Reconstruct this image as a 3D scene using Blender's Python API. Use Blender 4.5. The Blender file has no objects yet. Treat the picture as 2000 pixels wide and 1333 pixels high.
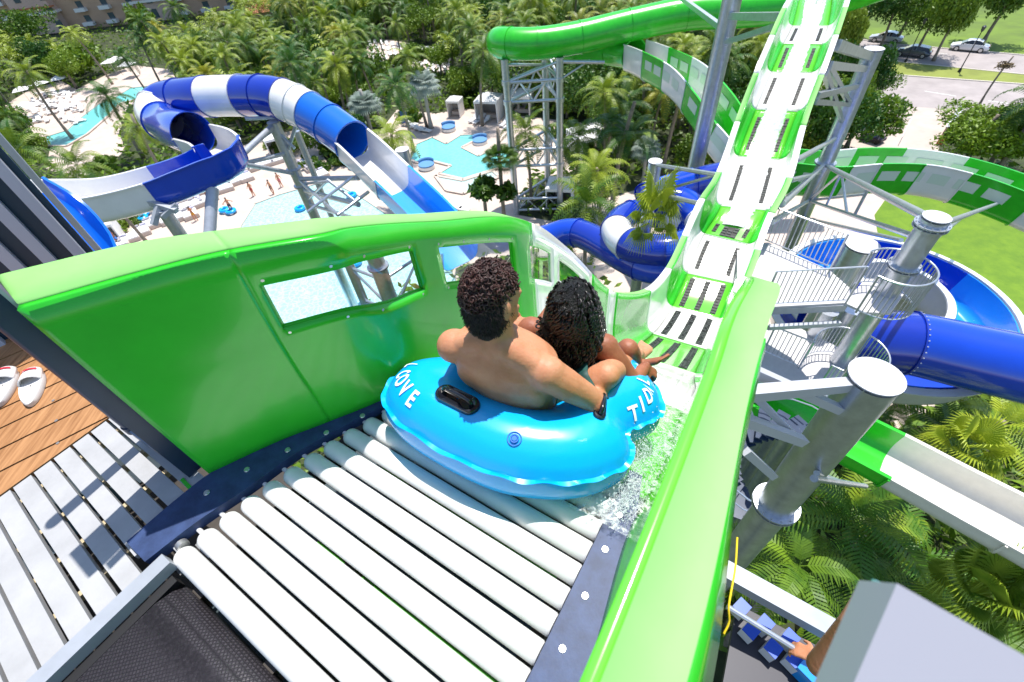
import bpy, bmesh, math, random
import numpy as np
from mathutils import Vector, Matrix
random.seed(7); rng = np.random.default_rng(7)
scn = bpy.context.scene
COL = scn.collection
# ---------------------------------------------------------------- camera
FPX = 889.0
_n = np.array([97, -849.5, -FPX]); _n /= np.linalg.norm(_n)
_up = -_n; _v = np.array([0, 0, -1.]); _fy = _v-(_v@_up)*_up; _fy /= np.linalg.norm(_fy)
R = np.array([np.cross(_fy, _up), _fy, _up])
CAM = np.array([0, 0, 24.0])
cd = bpy.data.cameras.new('camera'); cam = bpy.data.objects.new('camera', cd); COL.objects.link(cam)
cd.sensor_width = 36; cd.lens = 36*FPX/2000; cd.clip_start = .05; cd.clip_end = 3000
cam.matrix_world = Matrix([[*R[0], 0], [*R[1], 0], [*R[2], 24], [0, 0, 0, 1]])
cd.dof.use_dof = True; cd.dof.focus_distance = 2.5; cd.dof.aperture_fstop = 3.6
scn.camera = cam
# ---------------------------------------------------------------- light
SAZ, SEL = math.radians(31), math.radians(73)
wd = bpy.data.worlds.new('World'); scn.world = wd; wd.use_nodes = True
nt = wd.node_tree; sk = nt.nodes.new('ShaderNodeTexSky'); sk.sky_type = 'NISHITA'; sk.sun_disc = False
sk.sun_elevation = SEL; sk.sun_rotation = SAZ; sk.altitude = 10; sk.air_density = 1.0; sk.dust_density = .6; sk.ozone_density = 1.2
bg = nt.nodes['Background']; bg.inputs['Strength'].default_value = .15; nt.links.new(sk.outputs[0], bg.inputs[0])
sl = bpy.data.lights.new('sun', 'SUN'); sl.energy = 4.6; sl.angle = math.radians(.5); sl.color = (1, .955, .89)
so = bpy.data.objects.new('sun', sl); COL.objects.link(so)
sd = Vector((math.sin(SAZ)*math.cos(SEL), math.cos(SAZ)*math.cos(SEL), math.sin(SEL)))
so.rotation_euler = sd.to_track_quat('Z', 'Y').to_euler()
scn.view_settings.view_transform = 'Standard'; scn.view_settings.look = 'None'
scn.view_settings.exposure = .52; scn.view_settings.gamma = 1
scn.cycles.max_bounces = 8; scn.cycles.transparent_max_bounces = 12
# ---------------------------------------------------------------- pixel/world helpers (photo measured once, results are plain 3D points)
def wray(x, y): return R@np.array([x-1000, -(y-666.5), -FPX])
def G(x, y, z=0.): d = wray(x, y); return CAM+(z-24.)/d[2]*d
def T(x, y, dep): return CAM+dep/FPX*wray(x, y)
def proj(P): c = (np.asarray(P, float)-CAM)@R; return np.stack([1000-FPX*c[..., 0]/c[..., 2], 666.5+FPX*c[..., 1]/c[..., 2]], -1)
UU = np.array([.799, -.602]); WW = np.array([.602, .799])
def F(u, w, z): return np.array([u*UU[0]+w*WW[0], u*UU[1]+w*WW[1], 22.4+z])
def Fi(P): return np.array([P[0]*UU[0]+P[1]*UU[1], P[0]*WW[0]+P[1]*WW[1], P[2]-22.4])
def J(x, y, z): return G(x, y, 22.4+z)
# ---------------------------------------------------------------- materials
MAT = {}
def mat(name, col, rough=.5, metal=0., coat=0., noise=0., nscale=5., bump=0., bscale=40., col2=None, emis=None, alpha=1., trans=0., sheen=0., sss=0., detail=6.):
    if name in MAT: return MAT[name]
    m = bpy.data.materials.new(name); m.use_nodes = True; t = m.node_tree; b = t.nodes['Principled BSDF']
    b.inputs['Base Color'].default_value = (*col, 1); b.inputs['Roughness'].default_value = rough; b.inputs['Metallic'].default_value = metal
    b.inputs['Coat Weight'].default_value = coat; b.inputs['Coat Roughness'].default_value = .05
    if trans: b.inputs['Transmission Weight'].default_value = trans
    if alpha < 1: b.inputs['Alpha'].default_value = alpha
    if sss: b.inputs['Subsurface Weight'].default_value = sss; b.inputs['Subsurface Radius'].default_value = (.02, .008, .004); b.inputs['Subsurface Scale'].default_value = .5
    tc = t.nodes.new('ShaderNodeTexCoord')
    if noise or col2:
        n = t.nodes.new('ShaderNodeTexNoise'); n.inputs['Scale'].default_value = nscale; n.inputs['Detail'].default_value = detail; n.inputs['Roughness'].default_value = .65
        t.links.new(tc.outputs['Object'], n.inputs['Vector'])
        r = t.nodes.new('ShaderNodeValToRGB'); c2 = col2 or tuple(c*(1-noise) for c in col); c1 = col if col2 else tuple(min(1, c*(1+noise*.6)) for c in col)
        r.color_ramp.elements[0].position = .35; r.color_ramp.elements[1].position = .65
        r.color_ramp.elements[0].color = (*c2, 1); r.color_ramp.elements[1].color = (*c1, 1)
        t.links.new(n.outputs['Fac'], r.inputs[0]); t.links.new(r.outputs[0], b.inputs['Base Color'])
    if bump:
        n2 = t.nodes.new('ShaderNodeTexNoise'); n2.inputs['Scale'].default_value = bscale; n2.inputs['Detail'].default_value = 5
        t.links.new(tc.outputs['Object'], n2.inputs['Vector'])
        bp = t.nodes.new('ShaderNodeBump'); bp.inputs['Strength'].default_value = bump; bp.inputs['Distance'].default_value = .02
        t.links.new(n2.outputs['Fac'], bp.inputs['Height']); t.links.new(bp.outputs[0], b.inputs['Normal'])
    MAT[name] = m; return m
M_green = mat('green_gelcoat', (.028, .50, .02), .26, coat=.22, noise=.13, nscale=1.6)
M_green2 = mat('sunlit_lime_gelcoat', (.13, .62, .045), .2, coat=.5, noise=.06, nscale=2)  # lighter copy of the green, with its sunlit tone put into the colour
M_white = mat('white_gelcoat', (.80, .79, .77), .2, coat=.5, noise=.04, nscale=1.5)
M_blue = mat('blue_gelcoat', (.004, .055, .52), .14, coat=.7, noise=.06, nscale=1.)
M_navyg = mat('deep_blue_gelcoat', (.006, .03, .36), .14, coat=.7, noise=.06, nscale=1.)
M_sky = mat('light_blue_gelcoat', (.015, .30, .82), .18, coat=.5)
M_steel = mat('galvanised_steel', (.60, .63, .68), .33, metal=.8, noise=.13, nscale=5, bump=.02)
M_steel2 = mat('painted_grey_steel', (.42, .45, .5), .45, metal=.35, noise=.12, nscale=4)
M_navy = mat('navy_plate', (.035, .06, .15), .5, metal=0, noise=.3, nscale=14, bump=.03, bscale=90)
M_navy.node_tree.nodes['Principled BSDF'].inputs['Specular IOR Level'].default_value = .3
M_navy2 = mat('navy_painted_steel', (.02, .04, .085), .32, noise=.15, nscale=9)
M_roller = mat('white_pvc_roller', (.74, .74, .735), .38, noise=.07, nscale=6, bump=.03, bscale=60)
M_black = mat('black_rubber', (.01, .01, .012), .55)
M_dark = mat('dark_underframe', (.05, .042, .036), .6, noise=.3)
M_plank = mat('pale_grey_planks', (.39, .395, .405), .6, noise=.12, nscale=5, bump=.05, bscale=120)
M_bolt = mat('bolt_metal', (.6, .6, .6), .35, metal=.8)
M_trunk = mat('palm_trunk', (.27, .22, .17), .8, noise=.35, nscale=3)
M_deckp = mat('pale_paving', (.56, .46, .395), .7, noise=.12, nscale=.6, bump=.02)
M_fab = mat('white_canvas', (.8, .79, .78), .7)
M_asph = mat('pale_asphalt', (.36, .32, .31), .85, noise=.16, nscale=.35, bump=.05)
def leafmat(name, c1, c2, ns=.8, rough=.5, tr=.22):
    m = bpy.data.materials.new(name); m.use_nodes = True; t = m.node_tree; b = t.nodes['Principled BSDF']; b.inputs['Roughness'].default_value = rough
    tc = t.nodes.new('ShaderNodeTexCoord'); n = t.nodes.new('ShaderNodeTexNoise'); n.inputs['Scale'].default_value = ns; n.inputs['Detail'].default_value = 3
    oi = t.nodes.new('ShaderNodeObjectInfo'); ad = t.nodes.new('ShaderNodeMath'); ad.operation = 'ADD'; ml = t.nodes.new('ShaderNodeMath'); ml.operation = 'MULTIPLY_ADD'
    ml.inputs[1].default_value = .5; ml.inputs[2].default_value = -.25
    t.links.new(oi.outputs['Random'], ml.inputs[0]); t.links.new(n.outputs['Fac'], ad.inputs[0]); t.links.new(ml.outputs[0], ad.inputs[1])
    r = t.nodes.new('ShaderNodeValToRGB'); r.color_ramp.elements[0].position = .3; r.color_ramp.elements[1].position = .72
    r.color_ramp.elements[0].color = (*c1, 1); r.color_ramp.elements[1].color = (*c2, 1)
    t.links.new(tc.outputs['Object'], n.inputs['Vector']); t.links.new(ad.outputs[0], r.inputs[0]); t.links.new(r.outputs[0], b.inputs['Base Color'])
    tl = t.nodes.new('ShaderNodeBsdfTranslucent'); t.links.new(r.outputs[0], tl.inputs[0]); mx = t.nodes.new('ShaderNodeMixShader'); mx.inputs[0].default_value = tr
    o = t.nodes['Material Output']; t.links.new(b.outputs[0], mx.inputs[1]); t.links.new(tl.outputs[0], mx.inputs[2]); t.links.new(mx.outputs[0], o.inputs[0])
    MAT[name] = m; return m
M_palm = leafmat('palm_leaf', (.03, .11, .006), (.27, .345, .016))
M_palm2 = leafmat('palm_leaf_yellowing', (.08, .15, .01), (.33, .33, .02))
M_palmD = leafmat('palm_leaf_deep', (.02, .08, .006), (.12, .21, .012))
M_silver = leafmat('silver_fan_leaf', (.2, .27, .22), (.40, .47, .42), rough=.6)
M_bush = leafmat('broad_leaf', (.025, .10, .006), (.18, .29, .014), ns=1.5)
M_bush2 = leafmat('lime_leaf', (.11, .2, .015), (.26, .36, .03), ns=1.5)
def watermat(name, col, rough=.06, bs=3., st=.4, dist=.1, caust=.0, light=(.5, .9, .9)):
    m = mat(name, col, rough); t = m.node_tree; b = t.nodes['Principled BSDF']; tc = t.nodes.new('ShaderNodeTexCoord')
    n = t.nodes.new('ShaderNodeTexNoise'); n.inputs['Scale'].default_value = bs; n.inputs['Detail'].default_value = 6; t.links.new(tc.outputs['Object'], n.inputs['Vector'])
    bp = t.nodes.new('ShaderNodeBump'); bp.inputs['Strength'].default_value = st; bp.inputs['Distance'].default_value = dist
    t.links.new(n.outputs['Fac'], bp.inputs['Height']); t.links.new(bp.outputs[0], b.inputs['Normal'])
    if caust:
        vo = t.nodes.new('ShaderNodeTexVoronoi'); vo.feature = 'DISTANCE_TO_EDGE'; vo.inputs['Scale'].default_value = caust
        n3 = t.nodes.new('ShaderNodeTexNoise'); n3.inputs['Scale'].default_value = caust*.7; t.links.new(tc.outputs['Object'], n3.inputs['Vector'])
        mxv = t.nodes.new('ShaderNodeMixRGB'); mxv.inputs[0].default_value = .35; t.links.new(tc.outputs['Object'], mxv.inputs[1]); t.links.new(n3.outputs['Color'], mxv.inputs[2]); t.links.new(mxv.outputs[0], vo.inputs['Vector'])
        r = t.nodes.new('ShaderNodeValToRGB'); r.color_ramp.elements[0].position = 0; r.color_ramp.elements[0].color = (*light, 1); r.color_ramp.elements[1].position = .14; r.color_ramp.elements[1].color = (*col, 1)
        t.links.new(vo.outputs['Distance'], r.inputs[0]); t.links.new(r.outputs[0], b.inputs['Base Color'])
    return m
M_pool = watermat('pool_water', (.17, .60, .60), st=.2, bs=2., caust=2.2, light=(.20, .64, .64))
M_pool2 = watermat('shallow_pool_water', (.33, .62, .62), st=.6, bs=4., caust=3.2, light=(.50, .76, .76))
M_foam = mat('white_water', (.64, .66, .67), .5, noise=.16, nscale=26, bump=1.0, bscale=34)
# ---------------------------------------------------------------- mesh builder
class MB:
    def __init__(s): s.v = []; s.f = []; s.n = 0; s.mi = []
    def add(s, V, Fc, mi=0):
        V = np.asarray(V, float).reshape(-1, 3); s.v.append(V); o = s.n
        for f in Fc: s.f.append(tuple(int(i)+o for i in f)); s.mi.append(mi)
        s.n += len(V); return s
    def box(s, c, size, ax=None, mi=0):
        c = np.asarray(c, float); h = np.asarray(size, float)/2
        A = np.eye(3) if ax is None else np.asarray(ax, float)
        V = [c+sx*h[0]*A[0]+sy*h[1]*A[1]+sz*h[2]*A[2] for sx in (-1, 1) for sy in (-1, 1) for sz in (-1, 1)]
        return s.add(V, [(0, 1, 3, 2), (4, 6, 7, 5), (0, 4, 5, 1), (2, 3, 7, 6), (0, 2, 6, 4), (1, 5, 7, 3)], mi)
    def bar(s, a, b, wd, ht=None, mi=0, up=(0, 0, 1)):
        a = np.asarray(a, float); b = np.asarray(b, float); ht = ht or wd; t = b-a; L = np.linalg.norm(t); t /= L
        sdv = np.cross(t, up); 
        if np.linalg.norm(sdv) < 1e-3: sdv = np.cross(t, (0, 1, 0))
        sdv /= np.linalg.norm(sdv); nn = np.cross(sdv, t)
        return s.box((a+b)/2, (L, wd, ht), (t, sdv, nn), mi)
    def cyl(s, a, b, r, r2=None, n=16, cap=True, mi=0):
        a = np.asarray(a, float); b = np.asarray(b, float); r2 = r if r2 is None else r2; t = b-a; t /= np.linalg.norm(t)
        x = np.cross(t, (0, 0, 1)); 
        if np.linalg.norm(x) < 1e-3: x = np.cross(t, (0, 1, 0))
        x /= np.linalg.norm(x); y = np.cross(t, x); th = np.linspace(0, 2*np.pi, n, endpoint=False)
        ring = np.cos(th)[:, None]*x+np.sin(th)[:, None]*y
        V = np.r_[a+r*ring, b+r2*ring]; Fc = [(i, (i+1) % n, n+(i+1) % n, n+i) for i in range(n)]
        if cap: Fc += [tuple(range(n-1, -1, -1)), tuple(range(n, 2*n))]
        return s.add(V, Fc, mi)
    def tube(s, P, r, n=10, closed=False, cap=True, mi=0):
        P = np.asarray(P, float); m = len(P); r = np.broadcast_to(np.asarray(r, float), (m,))
        tg = np.gradient(P, axis=0) if not closed else np.roll(P, -1, 0)-np.roll(P, 1, 0)
        tg /= np.linalg.norm(tg, axis=1)[:, None]+1e-12
        x = np.cross(tg[0], (0, 0, 1)); 
        if np.linalg.norm(x) < 1e-3: x = np.cross(tg[0], (0, 1, 0))
        th = np.linspace(0, 2*np.pi, n, endpoint=False); V = []
        for i in range(m):
            x = x-(x@tg[i])*tg[i]; x /= np.linalg.norm(x)+1e-12; y = np.cross(tg[i], x)
            V.append(P[i]+r[i]*(np.cos(th)[:, None]*x+np.sin(th)[:, None]*y))
        Fc = []
        for i in range(m if closed else m-1):
            for j in range(n): Fc.append((i*n+j, i*n+(j+1) % n, ((i+1) % m)*n+(j+1) % n, ((i+1) % m)*n+j))
        if cap and not closed: Fc += [tuple(range(n-1, -1, -1)), tuple((m-1)*n+j for j in range(n))]
        return s.add(np.concatenate(V), Fc, mi)
    def grid(s, V, nu, nv, cu=False, cv=False, keep=None, mi=0):
        Fc = []
        for i in range(nu if cu else nu-1):
            for j in range(nv if cv else nv-1):
                if keep is not None and not keep(i, j): continue
                Fc.append((i*nv+j, ((i+1) % nu)*nv+j, ((i+1) % nu)*nv+(j+1) % nv, i*nv+(j+1) % nv))
        return s.add(V, Fc, mi)
    def poly(s, pts, th=0., mi=0):
        pts = np.asarray(pts, float); n = len(pts)
        if th: return s.add(np.r_[pts-[0, 0, th], pts], [tuple(range(n, 2*n))]+[tuple(range(n-1, -1, -1))]+[(i, (i+1) % n, n+(i+1) % n, n+i) for i in range(n)], mi)
        return s.add(pts, [tuple(range(n))], mi)
    def ell(s, c, r, ax=None, nu=12, nv=8, mi=0):
        A = np.eye(3) if ax is None else np.asarray(ax, float); V = [np.asarray(c)+r[2]*A[2]]
        for j in range(1, nv):
            ph = math.pi*j/nv
            for i in range(nu):
                a = 2*math.pi*i/nu; V.append(np.asarray(c)+r[0]*math.sin(ph)*math.cos(a)*A[0]+r[1]*math.sin(ph)*math.sin(a)*A[1]+r[2]*math.cos(ph)*A[2])
        V.append(np.asarray(c)-r[2]*A[2]); Fc = [(0, 1+i, 1+(i+1) % nu) for i in range(nu)]
        for j in range(nv-2):
            for i in range(nu): a = 1+j*nu; Fc.append((a+i, a+nu+i, a+nu+(i+1) % nu, a+(i+1) % nu))
        a = 1+(nv-2)*nu; Fc += [(a+i, len(V)-1, a+(i+1) % nu) for i in range(nu)]
        return s.add(V, Fc, mi)
    def build(s, name, mats, parent=None, smooth=True, angle=35, origin=None):
        me = bpy.data.meshes.new(name); V = np.concatenate(s.v) if s.v else np.zeros((0, 3))
        if origin is not None: V = V-np.asarray(origin)
        me.from_pydata([tuple(p) for p in V], [], s.f)
        mats = mats if isinstance(mats, (list, tuple)) else [mats]
        for m in mats: me.materials.append(m)
        if len(mats) > 1: me.polygons.foreach_set('material_index', s.mi)
        me.update()
        if smooth: me.shade_smooth(); me.set_sharp_from_angle(angle=math.radians(angle))
        o = bpy.data.objects.new(name, me); COL.objects.link(o)
        if origin is not None and parent is None: o.location = origin
        if parent is not None: o.parent = parent
        return o
def tag(o, label=None, cat=None, group=None, kind=None):
    if label: o['label'] = label
    if cat: o['category'] = cat
    if group: o['group'] = group
    if kind: o['kind'] = kind
    return o
def thing(name, label, cat, loc=(0, 0, 0), rz=0., group=None):
    o = bpy.data.objects.new(name, None); COL.objects.link(o); o.location = loc; o.rotation_euler = (0, 0, rz); o.empty_display_size = .2
    return tag(o, label, cat, group)
class Th:
    """thing whose parts are given in world coordinates"""
    def __init__(s, name, label, cat, loc, group=None): s.loc = np.asarray(loc, float); s.o = thing(name, label, cat, tuple(s.loc), 0, group)
    def part(s, name, mb, mats, label=None, **k):
        p = mb.build(name, mats, s.o, origin=s.loc, **k)
        if label: p['label'] = label
        return p
def copy_tree(o, parent=None):
    c = o.copy(); COL.objects.link(c); c.parent = parent
    for ch in list(o.children): copy_tree(ch, c)
    return c
def struct(name, mb, m, **k): return tag(mb.build(name, m, **k), kind='structure')
def cr(P, n):
    """Catmull-Rom through rows of P, n samples per span (linear ends); returns points"""
    P = np.asarray(P, float); Q = np.r_[[2*P[0]-P[1]], P, [2*P[-1]-P[-2]]]; out = []
    for i in range(len(P)-1):
        p0, p1, p2, p3 = Q[i:i+4]
        for t in np.linspace(0, 1, n, endpoint=False): out.append(.5*(2*p1+(p2-p0)*t+(2*p0-5*p1+4*p2-p3)*t*t+(3*p1-p0-3*p2+p3)*t**3))
    out.append(P[-1]); return np.array(out)
def crc(P, n):
    P = np.asarray(P, float); m = len(P); out = []
    for i in range(m):
        p0, p1, p2, p3 = P[i-1], P[i], P[(i+1) % m], P[(i+2) % m]
        for t in np.linspace(0, 1, n, endpoint=False): out.append(.5*(2*p1+(p2-p0)*t+(2*p0-5*p1+4*p2-p3)*t*t+(3*p1-p0-3*p2+p3)*t**3))
    return np.array(out)
def resample(P, step):
    P = np.asarray(P, float); d = np.r_[0, np.cumsum(np.linalg.norm(np.diff(P[:, :3], axis=0), axis=1))]; n = max(2, int(round(d[-1]/step))+1); s = np.linspace(0, d[-1], n)
    return np.stack([np.interp(s, d, P[:, k]) for k in range(P.shape[1])], 1), s
def pix_inside(px, poly):
    x, y = px; c = False; n = len(poly)
    for i in range(n):
        x1, y1 = poly[i]; x2, y2 = poly[i-1]
        if (y1 > y) != (y2 > y) and x < (x2-x1)*(y-y1)/(y2-y1)+x1: c = not c
    return c
def frames(P, bank=None):
    tg = np.gradient(P, axis=0); tg /= np.linalg.norm(tg, axis=1)[:, None]
    S = np.cross(tg, (0, 0, 1)); S /= np.linalg.norm(S, axis=1)[:, None]; N = np.cross(S, tg)
    if bank is not None: b = np.asarray(bank)[:, None]; S, N = S*np.cos(b)+N*np.sin(b), N*np.cos(b)-S*np.sin(b)
    return tg, S, N
def sweep(mb, P, S, N, prof, i0, i1, scale=None, mi=0, closedprof=True, cap=True):
    """prof: (k,2) closed loop; rows i0..i1 inclusive"""
    k = len(prof); V = []
    for i in range(i0, i1+1):
        sc = 1 if scale is None else scale[i]; V.append(P[i]+sc*(prof[:, :1]*S[i]+prof[:, 1:]*N[i]))
    n = i1-i0+1; Fc = []
    for i in range(n-1):
        for j in range(k if closedprof else k-1): Fc.append((i*k+j, i*k+(j+1) % k, (i+1)*k+(j+1) % k, (i+1)*k+j))
    if cap == 'strip':  # profile is outer half + inner half reversed: cap with quads
        h = k//2
        for base in (0, (n-1)*k):
            for j in range(h-1): Fc.append((base+j, base+j+1, base+k-2-j, base+k-1-j))
    mb.add(np.concatenate(V), Fc, mi)
def arcprof(R0, th0, th1, n=20, t=.03, lip=.0):
    a = np.radians(np.linspace(th0, th1, n)); out = np.stack([R0*np.cos(a), R0*np.sin(a)], 1); inn = np.stack([(R0-t)*np.cos(a), (R0-t)*np.sin(a)], 1)
    return np.r_[out, inn[::-1]]
def uprof(hw, h, t=.03, rb=.22, lip=.12, n=6):
    """open flume: flat floor, rounded corners, near-vertical walls, outward lip"""
    a = np.radians(np.linspace(0, 90, n)); c = [(-hw-lip, h-.06), (-hw-lip, h), (-hw, h)]
    c += [(-hw+rb-rb*math.cos(x), rb-rb*math.sin(x)) for x in a]; right = [(-x, y) for x, y in c[::-1]]; c = np.array(c+right)
    d = np.gradient(c, axis=0); d /= np.linalg.norm(d, axis=1)[:, None]; off = c+np.stack([d[:, 1], -d[:, 0]], 1)*t
    return np.r_[off, c[::-1]]
def slide(name, label, cat, ctrl, segs, width_scale=True, step=.35, bank=None, R0=1.1, ribs=True):
    """ctrl rows x,y,z,(scale) ; segs list of (fraction end, profile, material, part name, label)"""
    P0 = cr(ctrl, 14); P, s = resample(P0, step); pos = P[:, :3]; tg, S, N = frames(pos, None if bank is None else np.interp(s/s[-1], bank[0], bank[1]))
    sc = P[:, 3] if P.shape[1] > 3 else None
    th = Th(name, label, cat, (pos[len(pos)//2][0], pos[len(pos)//2][1], 0)); i0 = 0
    cs = np.interp(np.arange(len(ctrl)), np.arange(len(P0))/14, np.r_[0, np.cumsum(np.linalg.norm(np.diff(P0[:, :3], axis=0), axis=1))])
    for fr, prof, m, pn, lb in segs:
        i1 = int(round(np.interp(fr, np.arange(len(ctrl)), cs)/s[-1]*(len(pos)-1))); mb = MB(); full = abs(prof[0]@prof[0]-prof[len(prof)//2-1]@prof[len(prof)//2-1]) < 1e-9 and np.allclose(prof[0], prof[len(prof)//2-1])
        sweep(mb, pos, S, N, prof, i0, i1, sc, cap='strip')
        if ribs:   # joint flanges: thin outward collar at the section's end
            h = len(prof)//2; o = prof[:h]; cen = np.array([0, 0]) if pn == 'tube_section' else np.array([0, .6]); dd = o-cen; dd = dd/np.linalg.norm(dd, axis=1)[:, None]
            pr = np.r_[o+dd*.055, (o-dd*.0)[::-1]]
            for ii in {i1}:
                if 0 < ii < len(pos)-1:
                    q = np.array([pos[ii]-tg[ii]*.05, pos[ii]+tg[ii]*.0]); SS = np.array([S[ii]]*2); NN = np.array([N[ii]]*2)
                    sweep(mb, q, SS, NN, pr, 0, 1, None if sc is None else [sc[ii]]*2, cap='strip')
        th.part(pn, mb, m, lb); i0 = i1
    return th, pos, tg, S, N
DEBUG = False
WINDEF = [(35, 75, 10, 15), (80, 93, 10, 15), (97, 106, 10, 15), (109, 116, 11, 15)]
CL0, CL1, CL2, CL3 = 33, 98, 119, 125; KH = 6.5
# ================================================================ MAIN FLUME (boat-shaped trough we look down)
def station(C, X, fl, fr, H, out, z_rim=None, lip=.13, HR=None):
    """left and right wall knots (10 each) for one cross-section"""
    C = np.asarray(C, float); X = np.array([X[0], X[1], 0.]); X /= np.linalg.norm(X); Z = np.array([0, 0, 1.]); res = []
    kn = [(0, 0), (.36, .03), (.68, .10), (.9, .21), (.98, .36), (1, .55), (1, .8), (1, 1.0)]
    for sg, hw, h in ((-1, fl, H), (1, fr, HR or H)):
        row = [C+sg*X*(hw+out*o)+Z*h*v for o, v in kn]; row.append(C+sg*X*(hw+out+lip)+Z*(h+.0)); row.append(C+sg*X*(hw+out+lip)+Z*(h-.07)); res.append(row)
    return res
def nearleft(ub, w, ur, zr, wr=None, lip=.17, wf=.3):
    wr = w if wr is None else wr; kn = [0, .06, .14, .26, .4, .58, .8, 1]
    row = [F(ub+(ur-ub)*k-.03*math.sin(math.pi*k), w+(wr-w)*k, -.02+(zr+.02)*k) for k in kn]
    row.append(F(ur-lip*.88, wr+lip*wf, zr)); row.append(F(ur-lip*.88, wr+lip*wf, zr-.07)); return row
def nearright(ub, w, ur, zr, lip=.085, bul=.05):
    kn = [0, .06, .14, .26, .4, .58, .8, 1]
    row = [F(ub+(ur-ub)*k+bul*math.sin(math.pi*k**.8), w, -.03+(zr+.03)*k) for k in kn]
    row.append(F(ur+lip, w, zr)); row.append(F(ur+lip, w, zr-.11)); return row
def pairpx(a, b, W):
    dl, dr = wray(*a), wray(*b); k = dl[2]/dr[2]; v = dl-k*dr; t = W/np.linalg.norm(v); return CAM+t*dl, CAM+t*k*dr
ST = []   # (left row, right row, floor L, floor R)
for w, z, fl, out, zl, zr_, lip in ((.82, -.05, .60, .0, .80, .90, .12), (1.18, -.22, .60, .04, .605, .745, .12), (1.96, -.92, .58, .12, .16, .12, .12)):
    c = F(-.61, w, z); l, r = station(c, UU, fl, fl, zl-z, out, lip=lip, HR=zr_-z); r = station(c, UU, fl, .54 if w < 1.5 else .49, zl-z, .05 if w < 1.5 else .04, lip=.058, HR=zr_-z)[1]; ST.append((l, r))
l, r = station((1.17, 2.83, 22.4-1.9), UU, .6, .6, 1.16, .16, HR=1.1); ST.append((l, r))
PR = [((1215, 687), (1359, 732), 1.2, 1.22), ((1275, 652), (1380, 683), 1.2, 1.22), ((1312.5, 599.6), (1405, 623), 1.2, 1.2), ((1342, 534.6), (1431.5, 554), 1.2, 1.15), ((1371, 451), (1465, 476), 1.34, 1.05), ((1405, 410), (1499, 417.5), 1.27, 1.0), ((1441, 305), (1522, 312), 1.2, 1.05),
      ((1476, 213), (1559, 217), 1.22, 1.05), ((1506, 141), (1587, 142), 1.22, 1.05), ((1529, 85), (1606.5, 86), 1.22, 1.05), ((1549, 52), (1616, 52), 1.14, 1.05)]
SEAM = []
for a, b, W, H in PR:
    L, Rr = pairpx(a, b, W); X = (Rr-L)[:2]; c = (L+Rr)/2; SEAM.append(len(ST)); ST.append(tuple(station(c, X, .6, .6, H, .23)))
e2 = np.array([.50, .865])
c0 = (np.array(ST[-1][0][0])+np.array(ST[-1][1][0]))/2
for d, dz in ((1.6, .25), (3.2, .35), (5.5, .2)):
    c = c0+np.array([e2[0]*d, e2[1]*d, dz]); ST.append(tuple(station(c, (e2[1], -e2[0]), .6, .6, 1.1, .23)))
NS = 16   # samples per span
rowsL = [nearleft(-1.632, .033, -1.635, .9, lip=.25, wf=.08), nearleft(-1.507, .27, -1.475, .9, lip=.19), nearleft(-1.39, .45, -1.335, .9, lip=.15, wf=.22), nearleft(-1.26, .66, -1.195, .868, lip=.14, wf=.1)]+[s[0] for s in ST]
rowsR = [nearright(-.0, -.9, .0, .9), nearright(-.005, -.3, .0, .9), nearright(-.025, .2, .0, .9, lip=.083), nearright(-.079, .62, -.01, .9, lip=.058)]+[s[1] for s in ST]
rowsL = np.array(rowsL); rowsR = np.array(rowsR); NB = 4
def loft(rows, n): return np.stack([cr(rows[:, k], n) for k in range(rows.shape[1])], 1)
LL = loft(rowsL, NS); LR = loft(rowsR, NS)
def tL(st): return int(round((st+NB)*NS))     # sample index of station st (0 = w .82)
def smooth_rows(A, i0, w=9):
    B = A.copy(); n = len(A)
    for i in range(i0, n):
        a, b = max(i0-w, i-w), min(n-1, i+w); k = min(i-a, b-i, w); k = int(k*min(1, (i-i0)/12.)) ; B[i] = A[i-k:i+k+1].mean(0)
    return B
LL = smooth_rows(LL, 172); LR = smooth_rows(LR, 172)
LLpx = proj(LL)
def nearest(px, lo=0, hi=200, klo=0, khi=8):
    d = np.linalg.norm(LLpx[lo:hi, klo:khi]-np.array(px), axis=2); i, k = np.unravel_index(d.argmin(), d.shape); return i+lo, k+klo
# densify v on left wall for window openings
VK = np.array([0, .03, .10, .21, .3, .36, .42, .48, .52, .55, .6, .65, .7, .75, .8, .85, .9, 1.0]); vk0 = [0, .03, .10, .21, .36, .55, .8, 1.0]
def densify(Lf):
    out = np.zeros((Lf.shape[0], len(VK)+2, 3))
    for i in range(Lf.shape[0]):
        for c in range(3): out[i, :len(VK), c] = np.interp(VK, vk0, Lf[i, :8, c])
        out[i, -2:] = Lf[i, 8:]
    return out
DL = densify(LL); DR = densify(LR); DLpx = proj(DL)
def q(px, hi=150):
    d = np.linalg.norm(DLpx[:hi, :len(VK)]-np.array(px), axis=2); i, k = np.unravel_index(d.argmin(), d.shape); return int(i), int(k)
if DEBUG:
    for nm, p in dict(w1=[(507,545),(805,478),(800,568),(528,645)], w2=[(864,475),(1005,477),(985,545),(852,553)], w3=[(1029,484),(1095,508),(1078,550),(1018,530)], w4=[(1114,516),(1152,541),(1101,543)], rim=[(34,600),(437,490),(1035,442),(1172,526),(1211,565),(1240,575),(1317,522)], seam=[(437,490),(285,800),(480,705)]).items():
        print(nm, [(x, q(x), (VK[q(x)[1]]).round(2), DLpx[q(x)].round(0)) for x in p])
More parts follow.
